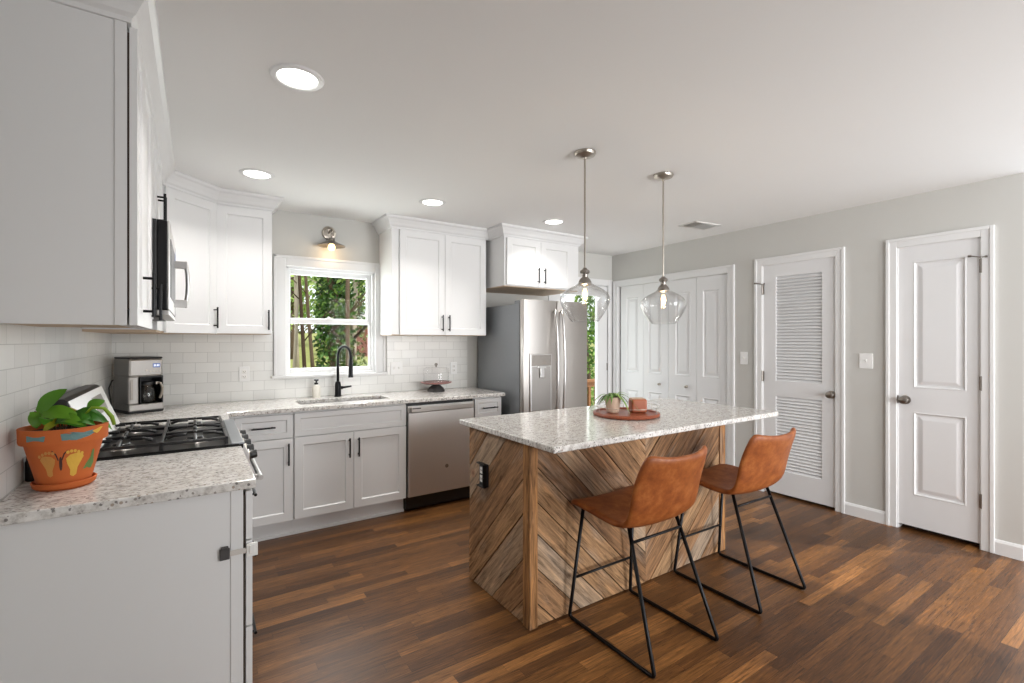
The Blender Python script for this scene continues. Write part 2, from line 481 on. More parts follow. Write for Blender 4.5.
# ------------------------------------------------------------------ mesh builder
class MB:
    def __init__(self):
        self.v, self.f, self.uv = [], [], {}

    def add(self, vs, fs, mtx=None, uvs=None):
        o = len(self.v)
        for p in vs:
            p = Vector(p)
            self.v.append(tuple(mtx @ p) if mtx else tuple(p))
        for f in fs:
            self.f.append(tuple(i + o for i in f))
            if uvs:
                self.uv[len(self.f) - 1] = [uvs[i] for i in f]
        return self

    def box(self, x0, x1, y0, y1, z0, z1, mtx=None):
        vs = [(x, y, z) for x in (x0, x1) for y in (y0, y1) for z in (z0, z1)]
        fs = [(0, 1, 3, 2), (4, 6, 7, 5), (0, 4, 5, 1), (2, 3, 7, 6), (0, 2, 6, 4), (1, 5, 7, 3)]
        return self.add(vs, fs, mtx)

    def prism(self, pts, a0, a1, axis='y', mtx=None):
        """closed 2-D outline extruded along an axis; pts are the other two axes in x,y,z order"""
        def mk(p, a):
            return {'x': (a, p[0], p[1]), 'y': (p[0], a, p[1]), 'z': (p[0], p[1], a)}[axis]
        n = len(pts)
        vs = [mk(p, a0) for p in pts] + [mk(p, a1) for p in pts]
        fs = [tuple(range(n)), tuple(range(2 * n - 1, n - 1, -1))]
        fs += [(i, i + n, (i + 1) % n + n, (i + 1) % n) for i in range(n)]
        return self.add(vs, fs, mtx)

    def lathe(self, prof, seg=24, mtx=None, closed=False):
        """profile of (radius, z) turned about local z; radius 0 ends close"""
        vs, fs = [], []
        n = len(prof)
        for r, z in prof:
            for k in range(seg):
                a = 2 * PI * k / seg
                vs.append((r * math.cos(a), r * math.sin(a), z))
        rng = n if closed else n - 1
        for i in range(rng):
            j = (i + 1) % n
            for k in range(seg):
                k2 = (k + 1) % seg
                fs.append((i * seg + k, i * seg + k2, j * seg + k2, j * seg + k))
        if not closed:
            if prof[0][0] > 0 and prof[0][0] < 1e9:
                pass
        return self.add(vs, fs, mtx)

    def cyl(self, p0, p1, r0, r1=None, seg=12):
        r1 = r0 if r1 is None else r1
        p0, p1 = Vector(p0), Vector(p1)
        d = p1 - p0
        q = d.to_track_quat('Z', 'Y').to_matrix().to_4x4()
        q.translation = p0
        vs = [(r0 * math.cos(2 * PI * k / seg), r0 * math.sin(2 * PI * k / seg), 0) for k in range(seg)]
        vs += [(r1 * math.cos(2 * PI * k / seg), r1 * math.sin(2 * PI * k / seg), d.length) for k in range(seg)]
        fs = [(k, (k + 1) % seg, (k + 1) % seg + seg, k + seg) for k in range(seg)]
        fs += [tuple(range(seg - 1, -1, -1)), tuple(range(seg, 2 * seg))]
        return self.add(vs, fs, q)

    def tube(self, pts, r, seg=8, cap=True):
        """round bar through the points; r may be a list"""
        pts = [Vector(p) for p in pts]
        n = len(pts)
        rs = r if isinstance(r, (list, tuple)) else [r] * n
        vs, fs = [], []
        up = None
        for i, p in enumerate(pts):
            if i == 0:
                d = pts[1] - p
            elif i == n - 1:
                d = p - pts[i - 1]
            else:
                d = (pts[i + 1] - p).normalized() + (p - pts[i - 1]).normalized()
            d.normalize()
            if up is None:
                up = Vector((0, 0, 1)) if abs(d.z) < .9 else Vector((1, 0, 0))
            a = d.cross(up).normalized()
            up = a.cross(d).normalized()
            for k in range(seg):
                t = 2 * PI * k / seg
                vs.append(tuple(p + (a * math.cos(t) + up * math.sin(t)) * rs[i]))
        for i in range(n - 1):
            for k in range(seg):
                k2 = (k + 1) % seg
                fs.append((i * seg + k, i * seg + k2, (i + 1) * seg + k2, (i + 1) * seg + k))
        if cap:
            fs += [tuple(range(seg - 1, -1, -1)), tuple(range((n - 1) * seg, n * seg))]
        return self.add(vs, fs)

    def sheet(self, grid, thick=0):
        """grid[i][j] of points as a surface (give it thickness with a solidify modifier)"""
        n, m = len(grid), len(grid[0])
        vs = [p for row in grid for p in row]
        fs = [(i * m + j, i * m + j + 1, (i + 1) * m + j + 1, (i + 1) * m + j) for i in range(n - 1) for j in range(m - 1)]
        return self.add(vs, fs)

    def build(self, name, material, parent=None, bevel=0, smooth=False, solid=0, sub=0, loc=None, offset=-1, seg=2, fix=True):
        me = bpy.data.meshes.new(name)
        me.from_pydata(self.v, [], self.f)
        if self.uv:
            lay = me.uv_layers.new(name='UVMap')
            for p in me.polygons:
                u = self.uv.get(p.index)
                if u:
                    for li, c in zip(p.loop_indices, u):
                        lay.data[li].uv = c
        if fix:
            bm = bmesh.new()
            bm.from_mesh(me)
            bmesh.ops.recalc_face_normals(bm, faces=bm.faces)
            bm.to_mesh(me)
            bm.free()
        me.materials.append(material)
        o = bpy.data.objects.new(name, me)
        C.objects.link(o)
        o.parent = parent
        if loc:
            o.location = loc
        if smooth:
            for p in me.polygons:
                p.use_smooth = True
            if smooth == 'auto':
                me.shade_smooth() if False else None
                bm = bmesh.new()
                bm.from_mesh(me)
                for e in bm.edges:
                    if len(e.link_faces) == 2 and e.calc_face_angle(0) > .6:
                        e.smooth = False
                bm.to_mesh(me)
                bm.free()
        if solid:
            md = o.modifiers.new('thickness', 'SOLIDIFY')
            md.thickness = solid
            md.offset = offset
        if bevel:
            md = o.modifiers.new('bevel', 'BEVEL')
            md.width = bevel
            md.segments = seg
            md.limit_method = 'ANGLE'
            md.angle_limit = .6
        if sub:
            md = o.modifiers.new('subdivision', 'SUBSURF')
            md.levels = md.render_levels = sub
        return o


def tag(o, label, cat, group=None, kind=None):
    o['label'] = label
    o['category'] = cat
    if group:
        o['group'] = group
    if kind:
        o['kind'] = kind
    return o


def thing(name, label, cat, loc=(0, 0, 0), rotz=0, group=None, kind=None):
    o = bpy.data.objects.new(name, None)
    o.empty_display_size = .05
    C.objects.link(o)
    o.location = loc
    o.rotation_euler = (0, 0, rotz)
    return tag(o, label, cat, group, kind)


def copy_thing(root, loc, label, rotz=None):
    r = root.copy()
    C.objects.link(r)
    r.location = loc
    if rotz is not None:
        r.rotation_euler = (0, 0, rotz)
    r['label'] = label
    for ch in list(root.children):
        c = ch.copy()
        C.objects.link(c)
        c.parent = r
        for g in list(ch.children):
            d = g.copy()
            C.objects.link(d)
            d.parent = c
    return r


def struct(mb, name, m, label, cat, **kw):
    return tag(mb.build(name, m, **kw), label, cat, kind='structure')


def part(p, label):
    p['label'] = label
    return p


def T(x=0, y=0, z=0):
    return Matrix.Translation((x, y, z))


# ------------------------------------------------------------------ the room
XL, XR, YB, YF, ZC = -.485, 4.333, 4.25, -2.8, 2.44
struct(MB().box(XL - .15, XR + .15, YF - .1, YB + .15, -.06, 0), 'floor', M['floor'], 'dark stained oak strip floor of the whole kitchen', 'floor')
struct(MB().box(XL - .15, XR + .15, YF - .1, YB + .15, ZC, ZC + .1), 'ceiling', M['ceil'], 'smooth white ceiling with recessed lights and pendants', 'ceiling')
struct(MB().box(XL - .15, XL, YF, YB + .15, 0, ZC), 'wall_left', M['wall'], 'wall behind the range and the left cabinets', 'wall')
WX0, WX1, WZ0, WZ1 = .607, 1.352, 1.105, 2.0
DX0, DX1, DZ1 = 3.395, 4.275, 2.07
struct(MB().box(XL, WX0, YB, YB + .15, 0, ZC).box(WX1, DX0, YB, YB + .15, 0, ZC).box(WX0, WX1, YB, YB + .15, 0, WZ0)
       .box(WX0, WX1, YB, YB + .15, WZ1, ZC).box(DX0, DX1, YB, YB + .15, DZ1, ZC).box(DX1, XR, YB, YB + .15, 0, ZC),
       'wall_back', M['wall'], 'grey painted back wall around the sink window', 'wall')
# right wall with three door openings (closet, louvred door, panel door)
OPEN = [(2.69, 4.18, 2.055), (1.725, 2.362, 2.075), (.885, 1.352, 2.08)]
w = MB()
prev = YB + .15
for y0, y1, z1 in OPEN:
    w.box(XR, XR + .12, y1, prev, 0, ZC).box(XR, XR + .12, y0, y1, z1, ZC)
    prev = y0
w.box(XR, XR + .12, .70, prev, 0, ZC).box(XR, XR + .12, YF, -1.1, 0, ZC)
struct(w, 'wall_right', M['wall'], 'light grey painted wall with three white doors', 'wall')
# the right wall ends at a wide opening; plain wall behind the photographer
struct(MB().box(XL, XR, YF - .12, YF, 0, ZC), 'wall_front', M['wall'], 'painted wall behind the photographer', 'wall')
# tile
struct(MB().box(XL, XL + .008, 1.83, YB, .9, 1.46), 'wall_left_tile', M['tiley'], 'white subway tile behind the range and potted plant', 'backsplash')
struct(MB().box(XL, .52, YB - .008, YB, .9, 1.46).box(.52, 1.455, YB - .008, YB, .9, 1.085).box(1.455, 2.285, YB - .008, YB, .9, 1.46),
       'wall_back_tile', M['tilex'], 'white subway tile behind the sink and coffee maker', 'backsplash')


def baseboard(name, a, b, label):
    pts = [(0, 0), (-.016, 0), (-.016, .078), (-.008, .092), (0, .095)]
    struct(MB().prism([(XR + p[0], p[1]) for p in pts], a, b, 'y'), name, M['trim'], label, 'baseboard')


baseboard('baseboard_right_1', 1.414, 1.686, 'white baseboard between the louvred door and the panel door')
baseboard('baseboard_right_2', .70, .83, 'white baseboard right of the panel door')
baseboard('baseboard_right_3', 2.421, 2.62, 'short white baseboard between closet and louvred door')


# crown moulding swept along the cabinet tops
def crown(name, path, label):
    prof = [(0, 2.343), (.010, 2.343), (.014, 2.356), (.024, 2.366), (.034, 2.386), (.052, 2.412), (.066, 2.420), (.070, 2.428), (.070, 2.4395), (0, 2.4395)]
    P = [Vector(p) for p in path]
    n = len(P)
    rings = []
    for i in range(n):
        ds = []
        if i > 0:
            ds.append((P[i] - P[i - 1]).normalized())
        if i < n - 1:
            ds.append((P[i + 1] - P[i]).normalized())
        ns = [Vector((d.y, -d.x)) for d in ds]   # outward = right of travel
        if len(ns) == 2:
            m = (ns[0] + ns[1]).normalized()
            m = m / max(.3, m.dot(ns[0]))
        else:
            m = ns[0]
        rings.append([(P[i].x + m.x * o, P[i].y + m.y * o, z) for o, z in prof])
    mb = MB()
    k = len(prof)
    vs = [p for r in rings for p in r]
    fs = [(i * k + j, i * k + (j + 1) % k, (i + 1) * k + (j + 1) % k, (i + 1) * k + j) for i in range(n - 1) for j in range(k)]
    fs += [tuple(range(k)), tuple(range((n - 1) * k, n * k))]
    mb.add(vs, fs)
    struct(mb, name, M['cab'], label, 'crown molding')


crown('trim_1', [(XL, 1.842), (-.172, 1.842), (-.172, 3.63), (.118, 3.922), (.474, 3.922), (.474, YB)], 'white crown moulding over the left and corner cabinets')
crown('trim_2', [(1.386, YB), (1.386, 3.922), (2.355, 3.922), (2.355, 3.662), (3.255, 3.662), (3.255, YB)], 'white crown moulding over the cabinets by the refrigerator')


# ------------------------------------------------------------------ kitchen window (window_1)
win = thing('window_1', 'white double hung window above the sink', 'window', (0, YB, 0), kind='structure')
cx0, cx1, cz1 = .528, 1.430, 2.072
mb = MB()
mb.box(cx0, WX0 + .006, -.020, 0, 1.10, cz1).box(WX1 - .006, cx1, -.020, 0, 1.10, cz1).box(WX0 + .006, WX1 - .006, -.020, 0, WZ1 - .006, cz1)
mb.box(cx0 - .006, cx0 + .016, -.030, -.018, 1.10, cz1 + .006).box(cx1 - .016, cx1 + .006, -.030, -.018, 1.10, cz1 + .006).box(cx0 - .006, cx1 + .006, -.030, -.018, cz1 - .016, cz1 + .006)
mb.build('casing', M['trim'], win, bevel=.004)
MB().box(cx0 - .022, cx1 + .028, -.045, .02, 1.078, 1.102).build('sill', M['trim'], win, bevel=.006)
mb = MB()
mb.box(WX0, WX0 + .012, 0, .14, WZ0, WZ1).box(WX1 - .012, WX1, 0, .14, WZ0, WZ1).box(WX0, WX1, 0, .14, WZ1 - .012, WZ1).box(WX0, WX1, 0, .14, WZ0 - .002, WZ0 + .012)
mb.box(WX0, WX0 + .026, .012, .04, WZ0, WZ1).box(WX1 - .026, WX1, .012, .04, WZ0, WZ1).box(WX0, WX1, .012, .04, WZ1 - .026, WZ1)
mb.build('jamb', M['trim'], win, bevel=.003)


def sash(name, x0, x1, y, z0, z1, st, rt, rb):
    mb = MB().box(x0, x0 + st, y, y + .035, z0, z1).box(x1 - st, x1, y, y + .035, z0, z1)
    mb.box(x0 + st, x1 - st, y, y + .035, z0, z0 + rb).box(x0 + st, x1 - st, y, y + .035, z1 - rt, z1)
    s = mb.build(name, M['trim'], win, bevel=.004)
    MB().box(x0 + st - .004, x1 - st + .004, y + .015, y + .019, z0 + rb - .004, z1 - rt + .004).build('pane', M['pane'], s)
    return s


sash('sash', WX0 + .012, WX1 - .012, .075, 1.535, 1.985, .042, .045, .040)
sash('sash', WX0 + .012, WX1 - .012, .038, 1.117, 1.565, .034, .040, .036)
MB().box(.93, .985, .020, .05, 1.563, 1.578).cyl((.957, .035, 1.578), (.957, .035, 1.588), .010).build('sash_lock', M['white'], win, bevel=.003)


# ------------------------------------------------------------------ doors
def rect_loop(x0, x1, z0, z1, y):
    return [(x0, y, z0), (x1, y, z0), (x1, y, z1), (x0, y, z1)]


def panel_leaf(mb, x0, x1, z0, z1, yf, t, panels, louvers=()):
    """door leaf: front face at yf (towards -y) with raised panels; louver openings stay through holes"""
    holes = list(panels) + list(louvers)
    xs = sorted({x0, x1} | {v for p in holes for v in p[:2]})
    zs = sorted({z0, z1} | {v for p in holes for v in p[2:4]})
    for i in range(len(xs) - 1):
        for j in range(len(zs) - 1):
            mx, mz = (xs[i] + xs[i + 1]) / 2, (zs[j] + zs[j + 1]) / 2
            if any(p[0] < mx < p[1] and p[2] < mz < p[3] for p in holes):
                continue
            mb.add(rect_loop(xs[i], xs[i + 1], zs[j], zs[j + 1], yf), [(0, 1, 2, 3)])
            if louvers:
                mb.add(rect_loop(xs[i], xs[i + 1], zs[j], zs[j + 1], yf + t), [(3, 2, 1, 0)])
    for p in panels:
        loops = [rect_loop(p[0] + d, p[1] - d, p[2] + d, p[3] - d, yf + y) for d, y in ((0, 0), (.006, -.003), (.016, .009), (.026, .010), (.050, .002), (.056, .001))]
        vs = [v for l in loops for v in l]
        fs = []
        for k in range(len(loops) - 1):
            for c in range(4):
                fs.append((k * 4 + c, k * 4 + (c + 1) % 4, (k + 1) * 4 + (c + 1) % 4, (k + 1) * 4 + c))
        q = (len(loops) - 1) * 4
        fs.append((q, q + 1, q + 2, q + 3))
        mb.add(vs, fs)
    for p in louvers:
        a, b_ = rect_loop(*p, yf), rect_loop(*p, yf + t)
        mb.add(a + b_, [(c, (c + 1) % 4, (c + 1) % 4 + 4, c + 4) for c in range(4)])
    for q in ([(x0, yf, z0), (x0, yf + t, z0), (x0, yf + t, z1), (x0, yf, z1)], [(x1, yf, z0), (x1, yf + t, z0), (x1, yf + t, z1), (x1, yf, z1)],
              [(x0, yf, z0), (x1, yf, z0), (x1, yf + t, z0), (x0, yf + t, z0)], [(x0, yf, z1), (x1, yf, z1), (x1, yf + t, z1), (x0, yf + t, z1)]):
        mb.add(q, [(0, 1, 2, 3)])
    if not louvers:
        mb.add(rect_loop(x0, x1, z0, z1, yf + t), [(3, 2, 1, 0)])


def casing(parent, a, b, top, inner, x_end=None):
    """door casing in wall coordinates: outer a..b, inner width, profile of two steps"""
    mb = MB()
    i = inner
    for (x0, x1) in ((a, a + i), (b - i, b)):
        mb.box(x0, x1, -.014, 0, 0, top - .0)
    mb.box(a + i, b - i, -.014, 0, top - i, top)
    mb.box(a, a + .022, -.021, -.013, 0, top).box(b - .022, b, -.021, -.013, 0, top).box(a + .022, b - .022, -.021, -.013, top - .022, top)
    mb.build('casing', M['trim'], parent, bevel=.003)
    mb = MB()
    mb.box(a + i - .004, a + i + .006, -.002, .115, 0, top - i + .006).box(b - i - .006, b - i + .004, -.002, .115, 0, top - i + .006).box(a + i, b - i, -.002, .115, top - i - .004, top - i + .006)
    mb.build('jamb', M['trim'], parent)


def knob_mesh(mb, x, z, y, s=1.0):
    q = Matrix.Translation((x, y, z)) @ Matrix.Rotation(PI / 2, 4, 'X')
    mb.lathe([(0, -.002), (.032 * s, -.002), (.032 * s, .006 * s), (.018 * s, .010 * s), (.012 * s, .018 * s), (.012 * s, .030 * s), (.024 * s, .038 * s), (.029 * s, .050 * s), (.025 * s, .060 * s), (.012 * s, .066 * s), (0, .067 * s)], 20, q)


def hinge(mb, x, z, y=-.003):
    mb.box(x - .012, x + .012, y - .002, y + .006, z - .045, z + .045)
    mb.cyl((x, y - .006, z - .048), (x, y - .006, z + .048), .006)


def hinge_stop(mb, x, z, sx):
    mb.cyl((x, -.010, z), (x + sx * .045, -.030, z + .012), .004, seg=8)
    mb.cyl((x + sx * .045, -.030, z + .012), (x + sx * .062, -.032, z + .013), .008, seg=10)
    mb.cyl((x, -.010, z), (x - sx * .02, -.024, z), .003, seg=8)
    mb.cyl((x - sx * .02, -.024, z), (x - sx * .03, -.026, z), .007, seg=10)


RZ = -PI / 2
# door_1: bifold closet, four leaves. local x = 4.25 - Y
d1 = thing('door_1', 'white bifold closet door of four panelled leaves beside the patio door', 'closet door', (XR, YB, 0), RZ, kind='structure')
casing(d1, .036, YB - 2.621, 2.118, .072)
lx = [.112, .460, .808, 1.156, 1.503]
lx = [.138 + k * (1.546 - .138) / 4 for k in range(5)]
mbk = []
for k in range(4):
    a, b_ = lx[k] + .002, lx[k + 1] - .002
    pa, pb = (a + .088, b_ - .070) if k % 2 == 0 else (a + .070, b_ - .088)
    mb = MB()
    panel_leaf(mb, a, b_, .02, 2.040, .012, .034, [(pa, pb, 1.005, 1.905), (pa, pb, .22, .80)])
    leaf = mb.build('bifold_leaf', M['door'], d1)
    if k in (1, 2):
        kx = YB - (3.525 if k == 1 else 3.172)
        mk_ = MB()
        knob_mesh(mk_, kx, .895, .012, .48)
        mk_.build('knob', M['nickel'], leaf, smooth='auto')
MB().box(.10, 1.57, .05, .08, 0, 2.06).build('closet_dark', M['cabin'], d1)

# door_2: louvred door. local x = 2.421 - Y
d2 = thing('door_2', 'white door with louvred upper and lower panels', 'door', (XR, 2.421, 0), RZ, kind='structure')
casing(d2, 0, 2.421 - 1.686, 2.135, .068)
mb = MB()
L0, L1 = 2.421 - 2.350, 2.421 - 1.738
p0, p1 = 2.421 - 2.236, 2.421 - 1.859
panel_leaf(mb, L0, L1, .022, 2.066, .004, .034, [], [(p0, p1, 1.023, 1.955), (p0, p1, .225, .885)])
leaf = mb.build('door_leaf', M['door'], d2)
for z0, z1 in ((1.023, 1.955), (.225, .885)):
    mb = MB()
    n = int((z1 - z0) / .0272)
    for k in range(n):
        zc = z0 + (k + .5) * (z1 - z0) / n
        q = T(0, .021, zc) @ Matrix.Rotation(math.radians(52), 4, 'X')
        mb.box(p0 - .004, p1 + .004, -.020, .020, -.0035, .0035, q)
    mb.build('louvers', M['door'], leaf)
MB().box(L0 + .02, L1 - .02, .070, .090, 0, 2.06).build('closet_dark', M['door'], d2)
mb = MB()
knob_mesh(mb, 2.421 - 1.785, .942, .004)
part(mb.build('knob', M['pewter'], leaf, smooth='auto'), 'brushed nickel door knob')
mb = MB()
for z in (1.85, 1.06, .30):
    hinge(mb, L0 - .002, z)
hinge_stop(mb, L0 - .002, 1.90, -1)
mb.build('hinges', M['pewter'], d2)

# door_3: two panel door. local x = 1.414 - Y
d3 = thing('door_3', 'narrow white two panel door at the right of the wall', 'door', (XR, 1.414, 0), RZ, kind='structure')
casing(d3, 0, 1.414 - .830, 2.137, .066)
L0, L1 = 1.414 - 1.345, 1.414 - .894
p0, p1 = 1.414 - 1.255, 1.414 - .968
mb = MB()
panel_leaf(mb, L0, L1, .035, 2.072, .004, .034, [(p0, p1, 1.04, 1.955), (p0, p1, .262, .866)])
leaf = mb.build('door_leaf', M['door'], d3)
mb = MB()
knob_mesh(mb, 1.414 - 1.300, .950, .004)
part(mb.build('knob', M['pewter'], leaf, smooth='auto'), 'brushed nickel door knob')
mb = MB()
for z in (1.88, 1.10, .32):
    hinge(mb, L1 + .002, z)
hinge_stop(mb, L1 + .002, 1.935, -1)
mb.build('hinges', M['pewter'], d3)
mb = MB().box(L0 - .003, L0 + .004, -.004, .006, .92, .98)
mb.build('latch', M['pewter'], d3)
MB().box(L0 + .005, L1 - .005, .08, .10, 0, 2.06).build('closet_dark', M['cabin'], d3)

# door_4: glazed patio door in the back wall, right corner
d4 = thing('door_4', 'white glazed patio door between refrigerator and closet', 'patio door', (0, YB, 0), kind='structure')
mb = MB().box(DX0 - .07, DX0, -.016, 0, 0, 2.135).box(DX1 - .018, XR, -.016, 0, 0, 2.135).box(DX0, DX1 - .018, -.0155, 0, DZ1 - .006, 2.135)
mb.build('casing', M['trim'], d4, bevel=.003)
MB().box(DX0, DX0 + .012, 0, .15, 0, DZ1).box(DX1 - .012, DX1, 0, .15, 0, DZ1).box(DX0, DX1, 0, .15, DZ1 - .012, DZ1).build('jamb', M['trim'], d4)
a, b_ = DX0 + .014, DX1 - .014
mb = MB().box(a, a + .11, .01, .055, .02, 2.055).box(b_ - .165, b_, .01, .055, .02, 2.055).box(a + .11, b_ - .165, .01, .055, .02, .28).box(a + .11, b_ - .165, .01, .055, 1.93, 2.055)
lf = mb.build('door_leaf', M['trim'], d4, bevel=.004)
MB().box(a + .105, b_ - .16, .03, .035, .275, 1.935).build('pane', M['pane'], lf)
mb = MB()
for z in (1.85, 1.06, .25):
    hinge(mb, b_ + .003, z, .006)
mb.build('hinges', M['pewter'], d4)


# ------------------------------------------------------------------ wall plates
def wall_plate(name, label, loc, rotz, kind, group=None, w_=.072, h_=.118):
    t = thing(name, label, 'outlet' if kind == 'outlet' else 'switch', loc, rotz, group)
    MB().box(-w_ / 2, w_ / 2, -.006, .001, -h_ / 2, h_ / 2).build('cover_plate', M['plate'], t, bevel=.003)
    if kind == 'outlet':
        for dz in (-.020, .020):
            s = MB().box(-.017, .017, -.0085, -.005, dz - .014, dz + .014).build('socket', M['white'], t, bevel=.004)
            MB().box(-.008, -.0055, -.0092, -.008, dz - .004, dz + .006).box(.0055, .008, -.0092, -.008, dz - .004, dz + .006).cyl((0, -.0092, dz - .008), (0, -.008, dz - .008), .0025, seg=8).build('slots', M['slot'], s)
    elif kind == 'switch':
        n = 2 if w_ > .1 else 1
        for k in range(n):
            cx = (k - (n - 1) / 2) * .046
            MB().box(cx - .006, cx + .006, -.008, -.004, -.013, .013).prism([(-.006, -.004), (-.020, .004), (-.018, .010), (-.006, .004)], cx - .0045, cx + .0045, 'x').build('toggle', M['white'], t, bevel=.001)
    return t


wall_plate('wall_outlet', 'white outlet on the tile left of the window', (.317, YB - .008, 1.122), 0, 'outlet')
wall_plate('wall_switch', 'white double switch plate on the tile right of the window', (1.544, YB - .008, 1.13), 0, 'switch', w_=.115)
wall_plate('wall_outlet', 'white outlet on the tile right of the cake stand', (2.13, YB - .008, 1.111), 0, 'outlet')
wall_plate('light_switch', 'white light switch between closet and louvred door', (XR, 2.53, 1.218), RZ, 'switch')
wall_plate('light_switch', 'white light switch between louvred door and panel door', (XR, 1.544, 1.225), RZ, 'switch', w_=.09)


# ------------------------------------------------------------------ cabinets
def shaker(mb, x0, x1, z0, z1, yf, t=.02, rail=.057, rec=.009, sl=.006):
    """shaker front as one mesh: flat frame, sloped step, sunk panel"""
    loops = [rect_loop(x0, x1, z0, z1, yf)]
    r = rail
    loops.append(rect_loop(x0 + r, x1 - r, z0 + r, z1 - r, yf))
    loops.append(rect_loop(x0 + r + sl, x1 - r - sl, z0 + r + sl, z1 - r - sl, yf + rec))
    back = rect_loop(x0, x1, z0, z1, yf + t)
    vs = [v for l in loops for v in l] + back
    fs = []
    for k in range(2):
        for c in range(4):
            fs.append((k * 4 + c, k * 4 + (c + 1) % 4, (k + 1) * 4 + (c + 1) % 4, (k + 1) * 4 + c))
    fs.append((8, 9, 10, 11))
    for c in range(4):
        fs.append((c, 12 + c, 12 + (c + 1) % 4, (c + 1) % 4))
    fs.append((15, 14, 13, 12))
    mb.add(vs, fs)
    return mb


def bar_pull(parent, p0, p1, out=.030, r=.0058):
    """black bar handle: p0..p1 on the front surface, standing out along -y"""
    p0, p1 = Vector(p0), Vector(p1)
    o = Vector((0, -out, 0))
    d = (p1 - p0).normalized()
    mb = MB().cyl(p0 + o, p1 + o, r, seg=10)
    for q in (p0 + d * .018, p1 - d * .018):
        mb.cyl(q + Vector((0, .001, 0)), q + o, r * .8, seg=8)
    return part(mb.build('handle', M['black'], parent, smooth='auto'), 'black bar handle')


def front(parent, name, x0, x1, z0, z1, yf, pull=None, rail=.057):
    g = .0015
    mb = MB()
    shaker(mb, x0 + g, x1 - g, z0 + g, z1 - g, yf, rail=rail)
    d = mb.build(name, M['cab'], parent, bevel=.0015)
    if pull:
        a, b_ = pull
        bar_pull(d, (a[0], yf, a[1]), (b_[0], yf, b_[1]))
    return d


ZB, ZT = 1.43, 2.40
# near wall cabinet, left wall (local x = Y - 1.842, front towards +X)
c = thing('wall_cabinet', 'nearest white wall cabinet with plain end panel above the potted plant', 'cabinet', (XL, 1.842, 0), PI / 2)
MB().box(.004, .60, -.292, 0, ZB + .012, ZT).build('box', M['cab'], c)
MB().box(.004, .60, -.290, 0, ZB + .004, ZB + .012).build('underside', M['raw'], c)
mb = MB().box(0, .008, -.286, 0, ZB, ZT).box(-.004, .004, -.313, -.284, ZB, ZT)
part(mb.build('end_panel', M['cab'], c, bevel=.001), 'flat painted end panel with a narrow stile')
MB().box(.004, .60, -.311, -.292, ZB, ZT).build('face_frame', M['cab'], c)
MB().box(.006, .59, -.318, -.311, ZB + .05, 2.32).build('bumper_gap', M['cabin'], c)
front(c, 'door', .002, .222, ZB - .002, 2.338, -.338, ((.186, 1.465), (.186, 1.613)))
front(c, 'door', .222, .600, ZB - .002, 2.338, -.338, ((.565, 1.465), (.565, 1.613)))

c = thing('wall_cabinet', 'short white wall cabinet above the microwave', 'cabinet', (XL, 2.446, 0), PI / 2)
MB().box(0, .758, -.313, 0, 1.90, ZT).build('box', M['cab'], c)
front(c, 'door', .002, .379, 1.905, 2.338, -.335, ((.345, 1.935), (.345, 2.08)))
front(c, 'door', .379, .756, 1.905, 2.338, -.335, ((.413, 1.935), (.413, 2.08)))

c = thing('wall_cabinet', 'diagonal white corner wall cabinet above the coffee maker', 'cabinet', (XL, YB, 0))
x1, y1 = .118 - XL, 3.922 - YB
xs, ys = -.172 - XL, 3.632 - YB
foot = [(.001, -.001), (x1, -.001), (x1, y1), (xs, ys), (xs, -1.044), (.001, -1.044)]
MB().prism(foot, ZB + .012, ZT, 'z').build('box', M['cab'], c)
MB().prism([(.004, -.004), (x1 - .004, -.004), (x1 - .004, y1 + .006), (xs - .006, ys + .004), (xs - .006, -1.04), (.004, -1.04)], ZB, ZB + .012, 'z').build('underside', M['raw'], c)
ang = math.atan2(y1 - ys, x1 - xs)
ln = math.hypot(x1 - xs, y1 - ys)
dq = Matrix.Translation((xs, ys, 0)) @ Matrix.Rotation(ang, 4, 'Z')
mb = MB()
shaker(mb, .012, ln - .008, ZB + .002, 2.338, -.021)
mb.v = [tuple(dq @ Vector(p)) for p in mb.v]
dr = mb.build('door', M['cab'], c, bevel=.0015)
a0 = dq @ Vector((ln - .036, -.021 - .030, 1.470))
a1 = dq @ Vector((ln - .036, -.021 - .030, 1.615))
mb = MB().cyl(a0, a1, .0058, seg=10)
for z in (1.488, 1.597):
    mb.cyl(dq @ Vector((ln - .036, -.020, z)), dq @ Vector((ln - .036, -.051, z)), .0046, seg=8)
part(mb.build('handle', M['black'], dr, smooth='auto'), 'black bar handle')

c = thing('wall_cabinet', 'narrow white wall cabinet just left of the window', 'cabinet', (0, YB, 0))
MB().box(.1195, .474, -.328, -.001, ZB + .006, ZT).build('box', M['cab'], c, bevel=.001)
MB().box(.122, .470, -.326, -.003, ZB, ZB + .006).build('underside', M['raw'], c)
front(c, 'door', .124, .472, ZB + .002, 2.338, -.350, ((.447, 1.461), (.447, 1.607)))

c = thing('wall_cabinet', 'white two door wall cabinet right of the window', 'cabinet', (0, YB, 0))
MB().box(1.386, 2.316, -.328, -.001, ZB + .006, ZT).build('box', M['cab'], c, bevel=.001)
MB().box(1.39, 2.312, -.326, -.003, ZB, ZB + .006).build('underside', M['raw'], c)
front(c, 'door', 1.450, 1.875, ZB + .002, 2.338, -.350, ((1.842, 1.467), (1.842, 1.613)))
front(c, 'door', 1.875, 2.302, ZB + .002, 2.338, -.350, ((1.908, 1.467), (1.908, 1.613)))

